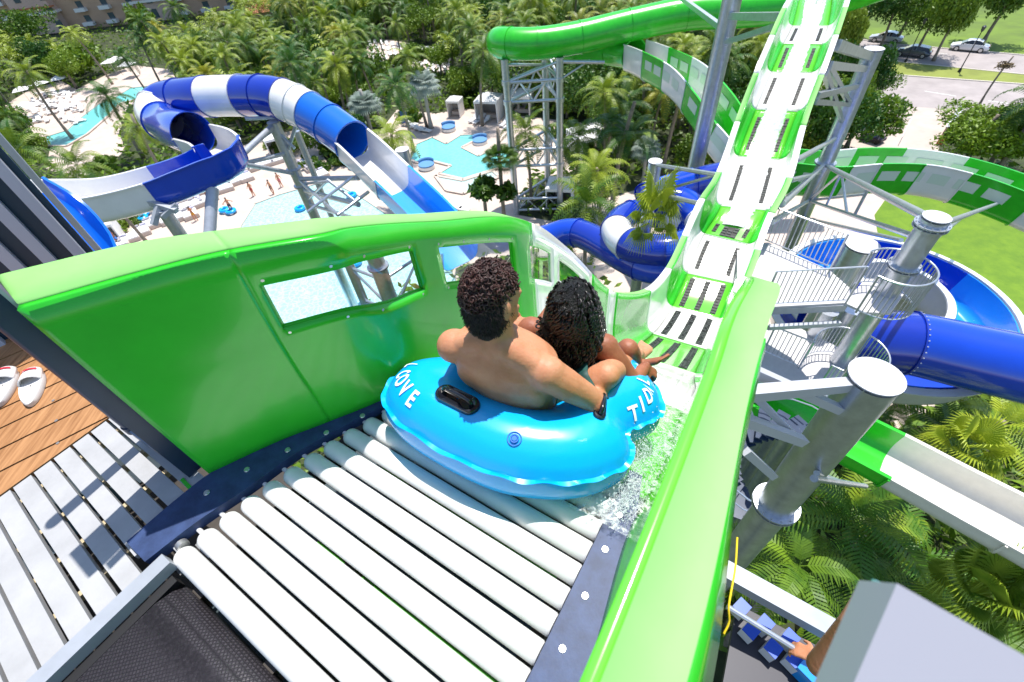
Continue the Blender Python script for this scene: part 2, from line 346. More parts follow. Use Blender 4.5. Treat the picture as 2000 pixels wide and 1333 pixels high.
# windows in left wall: (i0,i1,k0,k1) grid ranges
WIN = [(int(a), int(b), int(c), int(d)) for a, b, c, d in WINDEF]
fl = Th('launch_flume', 'open green and white flume dipping from the rollers then climbing to the photo top', 'water slide', F(-.6, 1.5, -22.4))
fl.loc[2] = 0
def inwin(i, k): return any(a <= i < b and c <= k < d for a, b, c, d in WIN)
M_lip = mat('sunlit_green_rim', (.26, .58, .17), .6, noise=.09, nscale=2.5); M_lip.node_tree.nodes['Principled BSDF'].inputs['Specular IOR Level'].default_value = .25  # paler than the wall green: sun on the flange is painted into the colour
def wallpart(D, i0, i1, side, name, m, label=None, keep=None, step=1):
    V = D[i0:i1+1]; rim = V[:, -3:]; V = V[:, :-2]; n, k = V.shape[:2]; mb = MB(); mb.grid(V.reshape(-1, 3), n, k, keep=(lambda i, j: not inwin(i+i0, j)) if side == 'L' else None)
    o = fl.part(name, mb, m, label, angle=50); sm = o.modifiers.new('thickness', 'SOLIDIFY'); sm.thickness = .022; sm.offset = -1 if side == 'R' else 1
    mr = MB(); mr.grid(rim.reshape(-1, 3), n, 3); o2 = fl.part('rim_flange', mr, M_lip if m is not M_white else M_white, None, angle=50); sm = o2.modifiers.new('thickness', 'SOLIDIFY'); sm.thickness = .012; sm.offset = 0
    return o
cutsL = [0, 10*NS//8, tL(1)+14, tL(2)+12, tL(3)+8, tL(4)+0]+[tL(s) for s in SEAM[1:4]]+[tL(s) for s in SEAM[4:]]+[len(DL)-1]
# colour runs
colsL = [('g', 0, CL0), ('g', CL0, CL1), ('w', CL1, CL2), ('g', CL2, CL3), ('w', CL3, tL(SEAM[0])), ('g', tL(SEAM[0]), tL(SEAM[1])), ('w', tL(SEAM[1]), tL(SEAM[2])), ('g', tL(SEAM[2]), tL(SEAM[3])), ('w', tL(SEAM[3]), tL(SEAM[4])), ('g', tL(SEAM[4]), tL(SEAM[5])), ('w', tL(SEAM[5]), tL(SEAM[6])),
         ('g', tL(SEAM[6]), tL(SEAM[7])), ('w', tL(SEAM[7]), tL(SEAM[8])), ('g', tL(SEAM[8]), tL(SEAM[9])), ('w', tL(SEAM[9]), tL(SEAM[10])), ('g', tL(SEAM[10]), len(DL)-1)]
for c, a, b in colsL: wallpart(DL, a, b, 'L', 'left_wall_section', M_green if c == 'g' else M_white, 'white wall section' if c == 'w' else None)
colsR = [('g', 0, CL1-4), ('w', CL1-4, CL2), ('g', CL2, CL3)]+colsL[4:]
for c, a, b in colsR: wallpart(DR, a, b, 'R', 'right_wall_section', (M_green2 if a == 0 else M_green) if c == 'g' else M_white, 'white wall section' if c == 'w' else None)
# floor
FLp = np.stack([LL[tL(0):, 0]+(LR[tL(0):, 0]-LL[tL(0):, 0])*t for t in np.linspace(0, 1, 7)], 1)
def fidx(i): return i-tL(0)
colsF = [('g', tL(0), CL1-4), ('w', CL1-4, tL(SEAM[0]))]+colsL[5:]
for c, a, b in colsF:
    V = FLp[fidx(a):fidx(b)+1]; mb = MB(); mb.grid(V.reshape(-1, 3), V.shape[0], 7); o = fl.part('floor_section', mb, (M_green2 if a == tL(0) else M_green2) if c == 'g' else M_white, 'white floor section' if c == 'w' else None)
    sm = o.modifiers.new('thickness', 'SOLIDIFY'); sm.thickness = .02; sm.offset = 1
# seam ridges across the whole trough
for s in SEAM+[]:
    i = tL(s); row = np.r_[DL[i, :len(VK)][::-1], DR[i, :len(VK)]]; ctr = (DL[i, 0]+DR[i, 0])/2+[0, 0, .6]
    row = row+(ctr-row)*.012; mb = MB(); mb.tube(row, .012, n=6); fl.part('joint_strip', mb, mat('pale_joint_sealant', (.62, .74, .58), .4))
# dark grip pads with cross slots
def flpt(i, s, up=.0):  # floor point at sample i (float), lateral s in -1..1
    a = max(0, min(len(FLp)-1.001, i-tL(0))); k = int(a); fr = a-k; L = FLp[k, 0]*(1-fr)+FLp[k+1, 0]*fr; Rr = FLp[k, -1]*(1-fr)+FLp[k+1, -1]*fr
    tg = (FLp[k+1, 3]-FLp[k, 3]); tg /= np.linalg.norm(tg); X = (Rr-L)/np.linalg.norm(Rr-L); nn = np.cross(X, tg); return (L+Rr)/2+(Rr-L)/2*s+nn*up
M_pad = mat('dark_grate', (.03, .035, .035), .45, noise=.5, nscale=25, col2=(.008, .01, .01))
padmat = M_pad
def pad(i0, i1, s, hwid, whole=True):
    L = np.linalg.norm(flpt(i1, 0)-flpt(i0, 0)); n = max(4, int(L/.10)); mb = MB(); ts = np.linspace(i0, i1, n+1)
    base = [flpt(t, s+e, .004) for t in ts for e in (-hwid, hwid)]; mb.grid(base, n+1, 2); 
    for k in range(n):      # raised slats between the slots
        a, b = ts[k]+.18*(ts[k+1]-ts[k]), ts[k]+.82*(ts[k+1]-ts[k])
        cell = hwid*2/3
        for c in range(3):
            x0 = s-hwid+c*cell+.12*cell; x1 = x0+.76*cell
            if rng.random() < .25: continue
            V = [flpt(t, x, up) for up in (.006, .022) for t, x in ((a, x0), (a, x1), (b, x1), (b, x0))]
            mb.add(V, [(4, 5, 6, 7), (0, 1, 5, 4), (1, 2, 6, 5), (2, 3, 7, 6), (3, 0, 4, 7)], 1)
    fl.part('grip_pad', mb, [mat('pad_pit', (.006, .007, .007), .6), mat('pad_slat', (.06, .066, .066), .65)], smooth=False)
SG = [tL(s) for s in SEAM]
for a, b, ss in ((SG[0], SG[1], (-.62, 0, .62)), (SG[1], SG[2], (-.66, 0, .66)), (SG[2], SG[3], (-.66, 0, .66))):
    for s in ss: pad(a+.08*(b-a), b-.08*(b-a), s, .12)
for a, b in ((SG[3], SG[4]), (SG[4], SG[5]), (SG[5], SG[6]), (SG[6], SG[7]), (SG[7], SG[8]), (SG[8], SG[9]), (SG[9], SG[10])):
    sh = .45 if a == SG[4] else .84
    for s in (-.68, .68): pad(a+.14*(b-a), a+sh*(b-a), s, .095)
pad(SG[4]+1, SG[4]+.4*(SG[5]-SG[4]), 0, .36)
# water running down the climb
mb = MB(); i0, i1 = SG[4]+.45*(SG[5]-SG[4]), len(DL)-3; n = 320; m = 19; V = []
for a in range(n):
    t = i0+(i1-i0)*a/(n-1); fr = a/(n-1); hwid = .50+.07*math.sin(fr*9)+.25*max(0, fr-.55)
    for b in range(m):
        s = -1+2*b/(m-1); edge = 1-abs(s)**3; V.append(flpt(t, s*hwid*(1+.05*rng.standard_normal()), .012+edge*(.035+.02*rng.random()+.05*max(0, fr-.75)*rng.random())))
mb.grid(V, n, m); wt = mb.build('rushing_water', M_foam, None, angle=60)
tag(wt, 'white rushing water streaming down the climbing part of the green and white flume', 'water', kind='stuff')
mb = MB()
for k in range(1500):
    fr = rng.random()**.6; t = i1-2-(1-fr)*26; s = rng.normal(0, .42); h = abs(rng.normal(0, .22))*(.3+fr); p = flpt(t, s, .03+h); rr = rng.uniform(.006, .02); mb.ell(p, (rr, rr, rr*rng.uniform(1, 2.5)), nu=4, nv=3)
tag(mb.build('water_spray', mat('spray_drop', (.9, .92, .92), .2), None), 'cloud of white spray thrown up at the top of the flume', 'spray', kind='stuff')
# hood at the top of the climb: dark green half tunnel
cH = flpt(len(DL)-2, 0); cA = flpt(SG[10]+18, 0); tg = cH-cA; tg /= np.linalg.norm(tg)
# window panes, bolts
def lp(i, k):   # float grid coords on left wall
    a, b = int(min(i, len(DL)-2)), int(min(k, DL.shape[1]-4)); fa, fb = i-a, k-b
    return DL[a, b]*(1-fa)*(1-fb)+DL[a+1, b]*fa*(1-fb)+DL[a, b+1]*(1-fa)*fb+DL[a+1, b+1]*fa*fb
M_acr = bpy.data.materials.new('clear_acrylic'); M_acr.use_nodes = True
_t = M_acr.node_tree
_tr = _t.nodes.new('ShaderNodeBsdfTransparent'); _tr.inputs[0].default_value = (.93, .97, .97, 1); _gl = _t.nodes.new('ShaderNodeBsdfGlossy'); _gl.inputs['Roughness'].default_value = .02
_fr = _t.nodes.new('ShaderNodeLayerWeight'); _fr.inputs[0].default_value = .12; _mx = _t.nodes.new('ShaderNodeMixShader'); _t.links.new(_fr.outputs['Facing'], _mx.inputs[0]); _t.links.new(_tr.outputs[0], _mx.inputs[1]); _t.links.new(_gl.outputs[0], _mx.inputs[2])
_t.links.new(_mx.outputs[0], _t.nodes['Material Output'].inputs[0])
for a, b, c, d in WIN:
    mb = MB(); e = .7; V = []; ns = 14
    inward = lambda i, k: np.array([.0, 0, 0])
    def innorm(i, k):
        x = lp(i+.5, k)-lp(i-.5, k); y = lp(i, k+.5)-lp(i, k-.5); nn = np.cross(x, y); nn /= np.linalg.norm(nn)
        return nn if nn@(np.array([-.06, 1.05, 22.4])+0*nn-lp(i, k)) > 0 or True else -nn
    cx = (DL[(a+b)//2, (c+d)//2]+DR[(a+b)//2, (c+d)//2])/2
    def off(i, k, o):
        nn = innorm(i, k); 
        if nn@(cx-lp(i, k)) < 0: nn = -nn
        return lp(i, k)+nn*o
    for ii in np.linspace(a-e, b+e, ns):
        for kk in np.linspace(c-e*.6, d+e*.6, 6): V.append(off(ii, kk, .006))
    mb.grid(V, ns, 6); o = fl.part('window_pane', mb, M_acr); nb = 4
    for f in np.linspace(.03, .97, nb):
        for kk in (c-.45, d+.45): mb = MB(); p = off(a-.3+f*(b-a+.6), kk, .010); p2 = off(a-.3+f*(b-a+.6), kk, .018); mb.cyl(p, p2, .011, n=10); mb.cyl(p2, p2+(p2-p)*.6, .006, n=6); fl.part('window_bolt', mb, M_bolt)
    # rim moulding
    mb = MB(); ring = [(ii, c) for ii in np.linspace(a, b, 12)]+[(b, kk) for kk in np.linspace(c, d, 5)]+[(ii, d) for ii in np.linspace(b, a, 12)]+[(a, kk) for kk in np.linspace(d, c, 5)]
    mb.tube([off(i, k, .0) for i, k in ring], .007, n=8, closed=True); fl.part('window_frame', mb, M_green if a < CL1 else M_white)
# panel seams on near left wall
mb = MB(); mb.tube([lp(16+16*v, np.interp(v, VK, range(len(VK))))+(F(-.6, .6, .4)-lp(20, 5))*.003 for v in np.linspace(0, .995, 24)], .0035, n=5)
fl.part('panel_seam', mb, mat('dark_seam_gap', (.01, .12, .01), .6)); mb = MB(); mb.tube([lp(i, KH)+(F(-.6, .8, .3)-lp(i, KH))*.004 for i in np.linspace(0, CL1+10, 60)], .0035, n=5)
fl.part('panel_seam', mb, mat('dark_seam_gap', (.01, .12, .01), .6))
# ================================================================ LAUNCH: rollers, plates, belt, decks
cv = Th('roller_conveyor', 'bed of white plastic rollers between dark blue plates under the blue double tube', 'conveyor', F(-.75, .3, -.2))
for k in range(13):
    w = -.218+.0835*k+(.002*(k > 5)); ul = np.interp(w, [-.218, .041, .28, .422, .609, .8], [-1.445, -1.40, -1.335, -1.29, -1.214, -1.15])
    mb = MB(); a, b = F(ul, w, -.0375), F(-.178, w, -.0375); ax = (b-a)/np.linalg.norm(b-a); L = np.linalg.norm(b-a)
    P = [a+ax*t for t in (0, .004, .014, .03, L-.008, L-.002, L)]; mb.tube(P, [.02, .029, .0355, .0375, .0375, .034, .022], n=22)
    mb.cyl(a-ax*.05, a, .009, n=8); mb.cyl(b, b+ax*.03, .009, n=8); cv.part('roller', mb, M_roller, angle=50)
def strip(mb, PL, PR, z0, z1, n=8):
    A, B = cr(PL, n), cr(PR, n); m = len(A); V = []
    for i in range(m):
        for (p, z) in ((A[i], z0), (A[i], z1), (B[i], z1), (B[i], z0)): V.append(F(p[0], p[1], z))
    mb.grid(V, m, 4, cv=True); mb.add(V[:4], [(0, 1, 2, 3)]); mb.add(V[-4:], [(3, 2, 1, 0)])
mb = MB(); strip(mb, [(-1.635, -.30), (-1.628, -.1), (-1.605, .05), (-1.507, .27), (-1.39, .46), (-1.27, .66), (-1.18, .86)], [(-1.50, -.30), (-1.47, -.12), (-1.42, .06), (-1.375, .26), (-1.30, .45), (-1.225, .62), (-1.15, .86)], -.045, .004)
o = cv.part('side_plate', mb, M_navy, angle=40)
mb = MB(); strip(mb, [(-.175, -.7), (-.175, -.1), (-.175, .3), (-.176, .6), (-.176, .87)], [(.0, -.7), (-.005, -.1), (-.026, .25), (-.06, .58), (-.125, .87)], -.045, .004); cv.part('side_plate', mb, M_navy, angle=40)
for (u, w) in ((-1.545, -.03), (-1.49, .115), (-1.415, .26), (-1.335, .40), (-1.26, .54), (-1.21, .68), (-.115, .055), (-.125, .24), (-.13, .40), (-.135, .56), (-.14, .69)):
    mb = MB(); mb.cyl(F(u, w, .004), F(u, w, .0075), .012, .010, n=14); mb.cyl(F(u, w, .0076), F(u, w, .009), .0045, n=6); cv.part('bolt', mb, M_bolt)
mb = MB()
for uu in (-1.31, -.22, -.9): mb.bar(F(uu, -.45, -.135), F(uu, .95, -.135), .05, .08)
for ww in (-.25, .1, .45, .8): mb.bar(F(-1.45, ww+.04, -.2), F(-.1, ww+.04, -.2), .035, .06)
cv.part('under_frame', mb, M_dark)
mb = MB(); mb.bar(F(-1.2, .12, -.30), F(-.2, .12, -.30), .10, .01); mb.bar(F(-1.2, .52, -.3), F(-.2, .52, -.3), .09, .01); cv.part('under_tray', mb, M_green2)
mb = MB(); mb.box(F(-.75, -.05, -.45), (1.7, 2.1, .02), (np.r_[UU, 0], np.r_[WW, 0], (0, 0, 1))); cv.part('under_shade_sheet', mb, mat('dark_gap_shade', (.03, .05, .06), .6))  # dark sheet added below so the gaps between rollers look shaded
mb = MB()
for i, (u, w, L) in enumerate(((-1.42, -.25, .05), (-1.405, -.16, .09), (-1.39, -.07, .05))): mb.box(F(u, w, -.075), (L, .035, .03), (np.r_[UU, 0], np.r_[WW, 0], (0, 0, 1)))
mb.cyl(F(-1.475, -.2, -.03), F(-1.455, -.2, -.03), .022, n=12); cv.part('roller_bracket', mb, M_bolt)
# rubber belt
bt = Th('conveyor_belt', 'black ribbed rubber belt with a silver side rail in front of the rollers', 'conveyor belt', F(-1., -.8, -.1))
M_belt = bpy.data.materials.new('black_ribbed_rubber'); M_belt.use_nodes = True
t_ = M_belt.node_tree; b_ = t_.nodes['Principled BSDF']; b_.inputs['Base Color'].default_value = (.033, .03, .034, 1); b_.inputs['Roughness'].default_value = .42
tc_ = t_.nodes.new('ShaderNodeTexCoord'); mp_ = t_.nodes.new('ShaderNodeMapping'); mp_.inputs['Rotation'].default_value = (0, 0, math.radians(37+45)); vo_ = t_.nodes.new('ShaderNodeTexVoronoi'); vo_.inputs['Scale'].default_value = 95; vo_.inputs['Randomness'].default_value = .15; vo_.feature = 'DISTANCE_TO_EDGE'
bp_ = t_.nodes.new('ShaderNodeBump'); bp_.inputs['Strength'].default_value = .9; bp_.inputs['Distance'].default_value = .004
t_.links.new(tc_.outputs['Object'], mp_.inputs[0]); t_.links.new(mp_.outputs[0], vo_.inputs['Vector']); t_.links.new(vo_.outputs['Distance'], bp_.inputs['Height']); t_.links.new(bp_.outputs[0], b_.inputs['Normal'])
r_ = t_.nodes.new('ShaderNodeValToRGB'); r_.color_ramp.elements[0].color = (.018, .016, .02, 1); r_.color_ramp.elements[1].color = (.075, .068, .08, 1); r_.color_ramp.elements[1].position = .4; t_.links.new(vo_.outputs['Distance'], r_.inputs[0]); t_.links.new(r_.outputs[0], b_.inputs['Base Color'])
V = []; 
prof = [(-2.2, 0), (-.45, 0), (-.36, -.003), (-.315, -.02), (-.292, -.05), (-.29, -.1)]
mb = MB()
for w, z in prof:
    for u in (-1.352, -.25): V.append(F(u, w, -.03+z))
mb.grid(V, len(prof), 2); o = bt.part('belt', mb, M_belt, angle=60); s2 = o.modifiers.new('t', 'SOLIDIFY'); s2.thickness = .012; s2.offset = -1
mb = MB(); mb.bar(F(-1.43, -2.2, -.005), F(-1.43, -.25, -.005), .055, .05); bt.part('side_rail', mb, M_steel2)
mb = MB(); mb.bar(F(-1.385, -2.2, -.06), F(-1.385, -.28, -.06), .035, .05); bt.part('belt_gap_channel', mb, M_black)
for c in ((-1.02, -.63), (-1.05, -.655)):
    pass
lf = MB(); lf.ell(F(-1.005, -.48, -.024), (.007, .005, .003), nu=8, nv=4); tag(lf.build('dead_leaf', mat('dry_leaf', (.5, .28, .12), .8), None, origin=F(-1.005, -.48, -.024)), 'tiny dry orange leaf lying on the black rubber belt', 'leaf')
# pale plank walkway: planks run across (dir ~92 deg from w)
pk = Th('plank_walkway', 'light grey slatted walkway between the wooden deck and the black belt', 'walkway', F(-1.9, -.5, -.05))
def strip_poly(mb, pts, z, th): mb.poly([F(p[0], p[1], z) for p in pts], th)
M_gap = M_black
k = 0; w = .005
while w > -1.7:
    wn = w-.066; ul = -2.335; ur = -1.475 if w < -.27 else (-1.60 if w > -.02 else -1.58)
    mb = MB(); sk1 = .10*(abs(w)*.35); strip_poly(mb, [(ul, w), (ul, wn), (ur, wn-.05*min(1, abs(w)*2)), (ur, w-.05*min(1, abs(w)*2))][::1], -.025, .025); pk.part('plank', mb, M_plank, smooth=False); w -= .0775; k += 1
mb = MB()
for uu in (-2.28, -2.05, -1.86, -1.66): mb.bar(F(uu, -1.8, -.075), F(uu, .0, -.075), .022, .03)
pk.part('joist', mb, mat('pale_grp_joist', (.5, .42, .27), .6))
# lower dark void under the planks
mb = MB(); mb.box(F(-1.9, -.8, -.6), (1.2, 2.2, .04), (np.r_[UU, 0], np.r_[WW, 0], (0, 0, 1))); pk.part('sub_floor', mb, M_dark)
wdk = Th('wooden_deck', 'brown composite board deck where the white sandals stand', 'deck', F(-2.9, -.3, -.05))
M_wood = bpy.data.materials.new('brown_composite_board'); M_wood.use_nodes = True
t_ = M_wood.node_tree; b_ = t_.nodes['Principled BSDF']; b_.inputs['Roughness'].default_value = .6; tc_ = t_.nodes.new('ShaderNodeTexCoord'); mp_ = t_.nodes.new('ShaderNodeMapping'); mp_.inputs['Rotation'].default_value = (0, 0, math.radians(37-18)); mp_.inputs['Scale'].default_value = (40, 3, 3)
n_ = t_.nodes.new('ShaderNodeTexNoise'); n_.inputs['Scale'].default_value = 1.6; n_.inputs['Detail'].default_value = 5; r_ = t_.nodes.new('ShaderNodeValToRGB'); r_.color_ramp.elements[0].position = .3; r_.color_ramp.elements[1].position = .7
r_.color_ramp.elements[0].color = (.26, .115, .04, 1); r_.color_ramp.elements[1].color = (.46, .235, .10, 1)
t_.links.new(tc_.outputs['Object'], mp_.inputs[0]); t_.links.new(mp_.outputs[0], n_.inputs['Vector']); t_.links.new(n_.outputs['Fac'], r_.inputs[0]); t_.links.new(r_.outputs[0], b_.inputs['Base Color'])
dd = np.array([math.sin(math.radians(18)), math.cos(math.radians(18))]); pp = np.array([dd[1], -dd[0]])
for k in range(-2, 11):
    c = np.array([-2.40, -.45])-pp*.147*k; L0, L1 = -2.2, .62; q0 = c+dd*L0; q1 = c+dd*L1
    mb = MB(); hw = .068
    def clipu(p, dirn):  # cut board at the walkway edge u=-2.345
        return p
    pts = []
    for p, sg in ((q0, -1), (q0, 1), (q1, 1), (q1, -1)):
        v = p+pp*hw*sg
        pts.append(v)
    # clip polygon by u<-2.342
    out = []
    for i in range(4):
        A, B = pts[i-1], pts[i]; ia, ib = A[0] < -2.342, B[0] < -2.342
        if ia != ib: t = (-2.342-A[0])/(B[0]-A[0]); out.append(A+(B-A)*t)
        if ib: out.append(B)
    if len(out) < 3: continue
    strip_poly(mb, out, -.022, .025); wdk.part('board', mb, M_wood, smooth=False)
mb = MB()
for (x, y) in ((104, 783), (110, 822), (113, 866), (33, 640)): P = J(x, y, -.021); mb.cyl(P, P+[0, 0, .002], .007, n=10)
wdk.part('screw_head', mb, M_bolt)
# sandals
def sandal(name, label, P, rz):
    t = thing(name, label, 'sandal', tuple(P), rz, 'pair of white sandals'); n = 22; V = []; Vt = []
    out = []
    for i in range(n):
        a = 2*math.pi*i/n; y = .135*math.cos(a); x = .045*math.sin(a)*(1.08+.18*math.cos(a)); out.append((x, y))
    mb = MB(); out = np.array(out)
    rings = [(1.0, 0), (1.03, .006), (1.03, .024), (.97, .03), (.6, .026), (.05, .025)]
    V = [(x*s, y*s, z) for s, z in rings for x, y in out]; mb.grid(V, len(rings), n, cv=True); mb.build('sole', mat('white_foam_sole', (.62, .61, .60), .6), t)
    mb = MB(); V = []
    for yy in np.linspace(.02, .115, 8):
        wx = .050*(1-((yy-.02)/.14)**2*.35)
        for a in np.linspace(0, math.pi, 11): V.append((wx*math.cos(a), yy, .02+.05*(1-.35*(yy-.02)/.1)*math.sin(a)))
    mb.grid(V, 8, 11); o = mb.build('strap', mat('white_strap', (.72, .71, .70), .5), t); s = o.modifiers.new('t', 'SOLIDIFY'); s.thickness = .006
    mb = MB(); V = []
    for yy in (.085, .1):
        wx = .0515*(1-((yy-.02)/.14)**2*.35)
        for a in np.linspace(.7, math.pi-.7, 9): V.append((wx*math.cos(a), yy, .024+.0515*(1-.35*(yy-.02)/.1)*math.sin(a)))
    mb.grid(V, 2, 9); o2 = mb.build('red_stripe', mat('red_trim', (.6, .03, .05), .5), o); 
for lb_, q1, q2 in (('white slide sandal with red trim, the one nearer the navy post', (71, 732), (64, 790)), ('white slide sandal cut by the left edge of the photo', (22, 730), (4, 790))):
    A_, B_ = J(*q1, -.02), J(*q2, -.02); d_ = A_-B_; sandal('sandal', lb_, (A_+B_)/2, math.atan2(-d_[0], d_[1]))
# navy column at the end of the green wall, pipe beside it
pc = Th('navy_post', 'dark navy steel column with a pale edge beside the end of the green wall', 'post', F(-1.76, .02, 0))
ax3 = (np.r_[UU, 0], np.r_[WW, 0], (0, 0, 1))
mb = MB(); mb.box(F(-1.775, .00, .66), (.16, .06, 1.36), ax3); pc.part('flange', mb, M_navy2)
mb = MB(); mb.box(F(-1.675, .03, .66), (.035, .008, 1.36), ax3); pc.part('pale_edge', mb, M_steel2)
mb = MB()
for i in range(9): mb.box(F(-1.655, .055, -.01+.0*i)+np.r_[(UU*.0)+(WW*.03*i*0), 0], (.02, .02, .02), ax3)
mb = MB(); mb.cyl(F(-2.05, -.02, .10), F(-2.05, -.02, 1.3), .028, n=18); mb.cyl(F(-2.05, -.02, .06), F(-2.05, -.02, .10), .033, n=18)
tag(mb.build('navy_pipe', M_navy2, None, origin=F(-2.05, -.02, .0)), 'thin dark navy pipe standing between the sandals and the navy steel column', 'pipe')
mb = MB(); mb.bar(F(-2.06, -.01, .05), F(-1.70, .01, .02), .07, .08); pc.part('foot_bracket', mb, M_navy2)
# small green strap + cable bits between planks and wall
mb = MB(); mb.bar(F(-1.72, -.05, -.026+.004), F(-1.64, -.055, -.022), .014, .004); tag(mb.build('green_strap', M_green, None, origin=F(-1.68, -.05, -.02)), 'short green strap lying in a gap of the pale planks', 'strap')
# corrugated dark screen wall beyond, upper left
cw = Th('corrugated_screen', 'tall dark blue corrugated metal wall at the left edge', 'wall', G(120, 420, 22.0))
d0 = wray(95, 398); d0 = d0[:2]/np.linalg.norm(d0[:2]); E0 = d0*3.3; dirw = np.array([-.80, -.60]); dirw /= np.linalg.norm(dirw); nn = np.array([dirw[1], -dirw[0]])
if nn@(-E0) < 0: nn = -nn
axw = (np.r_[dirw, 0], np.r_[nn, 0], (0, 0, 1))
mb = MB(); mb.box((*(E0+dirw*1.8-nn*.06), 21.3), (3.6, .02, 6.6), axw); cw.part('shaded_recess', mb, mat('shaded_recess_teal', (.012, .045, .085), .4), smooth=False)  # shade in the corrugation recesses painted as a dark colour
s = .03; k = 0
while s < 3.4:
    wv = .055 if k % 5 else .05; mb = MB(); mb.box((*(E0+dirw*(s+wv/2)-nn*.02), 21.3), (wv, .045, 6.6), axw); cw.part('lit_rib', mb, mat('lit_rib_lilac', (.45, .46, .55), .5), smooth=False); s += wv+(.075 if k % 5 != 3 else .15); k += 1  # corrugation ribs in a pale colour that stands for light on them
mb = MB(); mb.box((*(E0-dirw*.03), 21.3), (.03, .03, 6.6), (np.r_[dirw, 0], np.r_[nn, 0], (0, 0, 1))); cw.part('edge_trim', mb, M_steel2)
# lower stair with blue/white blocks (bottom right)
ls = Th('lower_stair', 'dark lower stair landing with blue and white square blocks below the green wall', 'stairs', T(1540, 1250, 2.5))
def T3(x, y, d): return T(x, y, d)
pA, pB = T(1450, 1135, 2.6), T(1630, 1235, 2.45); 
mb = MB(); mb.bar(pA+(pA-pB)*.6, pB+(pB-pA)*.05, .10, .09); ls.part('pale_side_rail', mb, M_steel2)
zL = 20.6; P = [G(1440, 1180, zL), G(1650, 1290, zL), G(1600, 1400, zL), G(1400, 1400, zL)]
mb = MB(); mb.poly(P, .04); ls.part('landing', mb, mat('dark_landing', (.03, .03, .045), .5))
for (x, y) in ((1445, 1190), (1490, 1222), (1463, 1235), (1538, 1250), (1505, 1270), (1548, 1292)):
    c = G(x, y, zL+.06); mb = MB(); mb.box(c, (.085, .075, .10), ((.85, .52, 0), (-.52, .85, 0), (0, 0, 1))); ls.part('blue_white_block', mb, mat('block_white', (.7, .7, .72), .5), smooth=False)
    mb = MB(); mb.box(c+[0, 0, .053], (.085, .075, .006), ((.85, .52, 0), (-.52, .85, 0), (0, 0, 1))); ls.part('blue_cap', mb, mat('block_blue', (.01, .08, .55), .4), smooth=False)
hr_ = Th('hand_rail', 'thin dark handrail gripped by the hand at the bottom right', 'handrail', T(1500, 1220, 2.2))
mb = MB(); rA, rB = T(1420, 1185, 2.3), T(1580, 1285, 2.18); mb.tube([rA, (rA+rB)/2, rB, rB+(rB-rA)*.2], .014, n=12); hr_.part('rail', mb, M_steel)
bx = MB(); bx.box(G(1575, 1312, zL+.08), (.1, .1, .14), ((.85, .52, 0), (-.52, .85, 0), (0, 0, 1))); tag(bx.build('turquoise_block', M_sky, None, origin=G(1575, 1312, zL)), 'light blue block on the dark landing beside the hand', 'block')
# pale wooden deck far below, behind the stair
# blurred grey post very near the camera
ng = Th('near_rail_post', 'out of focus pale grey rail filling the bottom right corner', 'rail', T(1850, 1300, .5))
a, b, d2 = T(1752, 1140, .42), T(2150, 1365, .40), T(1500, 1720, .40); c2 = b+(d2-a)*1.2
dn = np.cross(b-a, d2-a); dn /= np.linalg.norm(dn); 
if dn[2] > 0: dn = -dn
mb = MB(); top = [a, b, c2, d2]; V = top+[p+dn*.03-(0, 0, .03) for p in top]; mb.add(V, [(0, 1, 2, 3), (7, 6, 5, 4), (0, 4, 5, 1), (1, 5, 6, 2), (2, 6, 7, 3), (3, 7, 4, 0)]); ng.part('top_face', mb, mat('rail_grey', (.36, .36, .41), .6), smooth=False)
mb = MB(); e0, e1 = T(1728, 1145, .53), T(1490, 1720, .46); mb.tube([e0, (e0+e1)/2, e1], .013, n=12); ng.part('green_grey_edge', mb, mat('aqua_grey', (.16, .36, .37), .4))
# outside skirt of right green wall + bolt
mb = MB(); V = []
iR = [i for i in range(0, tL(0)+4)]
for i in iR:
    p = DR[i, -1]; z0 = p[2]; ww = Fi(p)[1]; dz = float(np.interp(ww, [.40, .66, .82], [.50, .16, .04])); V += [p, p+np.array([*(UU*.25*dz), -dz])]
mb.grid(V, len(iR), 2); o = fl.part('outer_skirt', mb, M_green); s2 = o.modifiers.new('t', 'SOLIDIFY'); s2.thickness = .015
P = G(1388, 1243, 23.12); mb = MB(); mb.cyl(F(.105, .16, .80), F(.125, .16, .805), .014, n=16); fl.part('skirt_bolt', mb, M_bolt)
mb = MB(); hp = cr([T(1440, 1050, 1.35), T(1436, 1110, 1.3), T(1424, 1180, 1.25), T(1424, 1215, 1.25), T(1414, 1238, 1.25)], 10); mb.tube(hp, .0028, n=8); tag(mb.build('yellow_cord', mat('yellow_cord', (.85, .6, .02), .4), None), 'yellow cord hanging down the outside of the right green wall', 'cord')
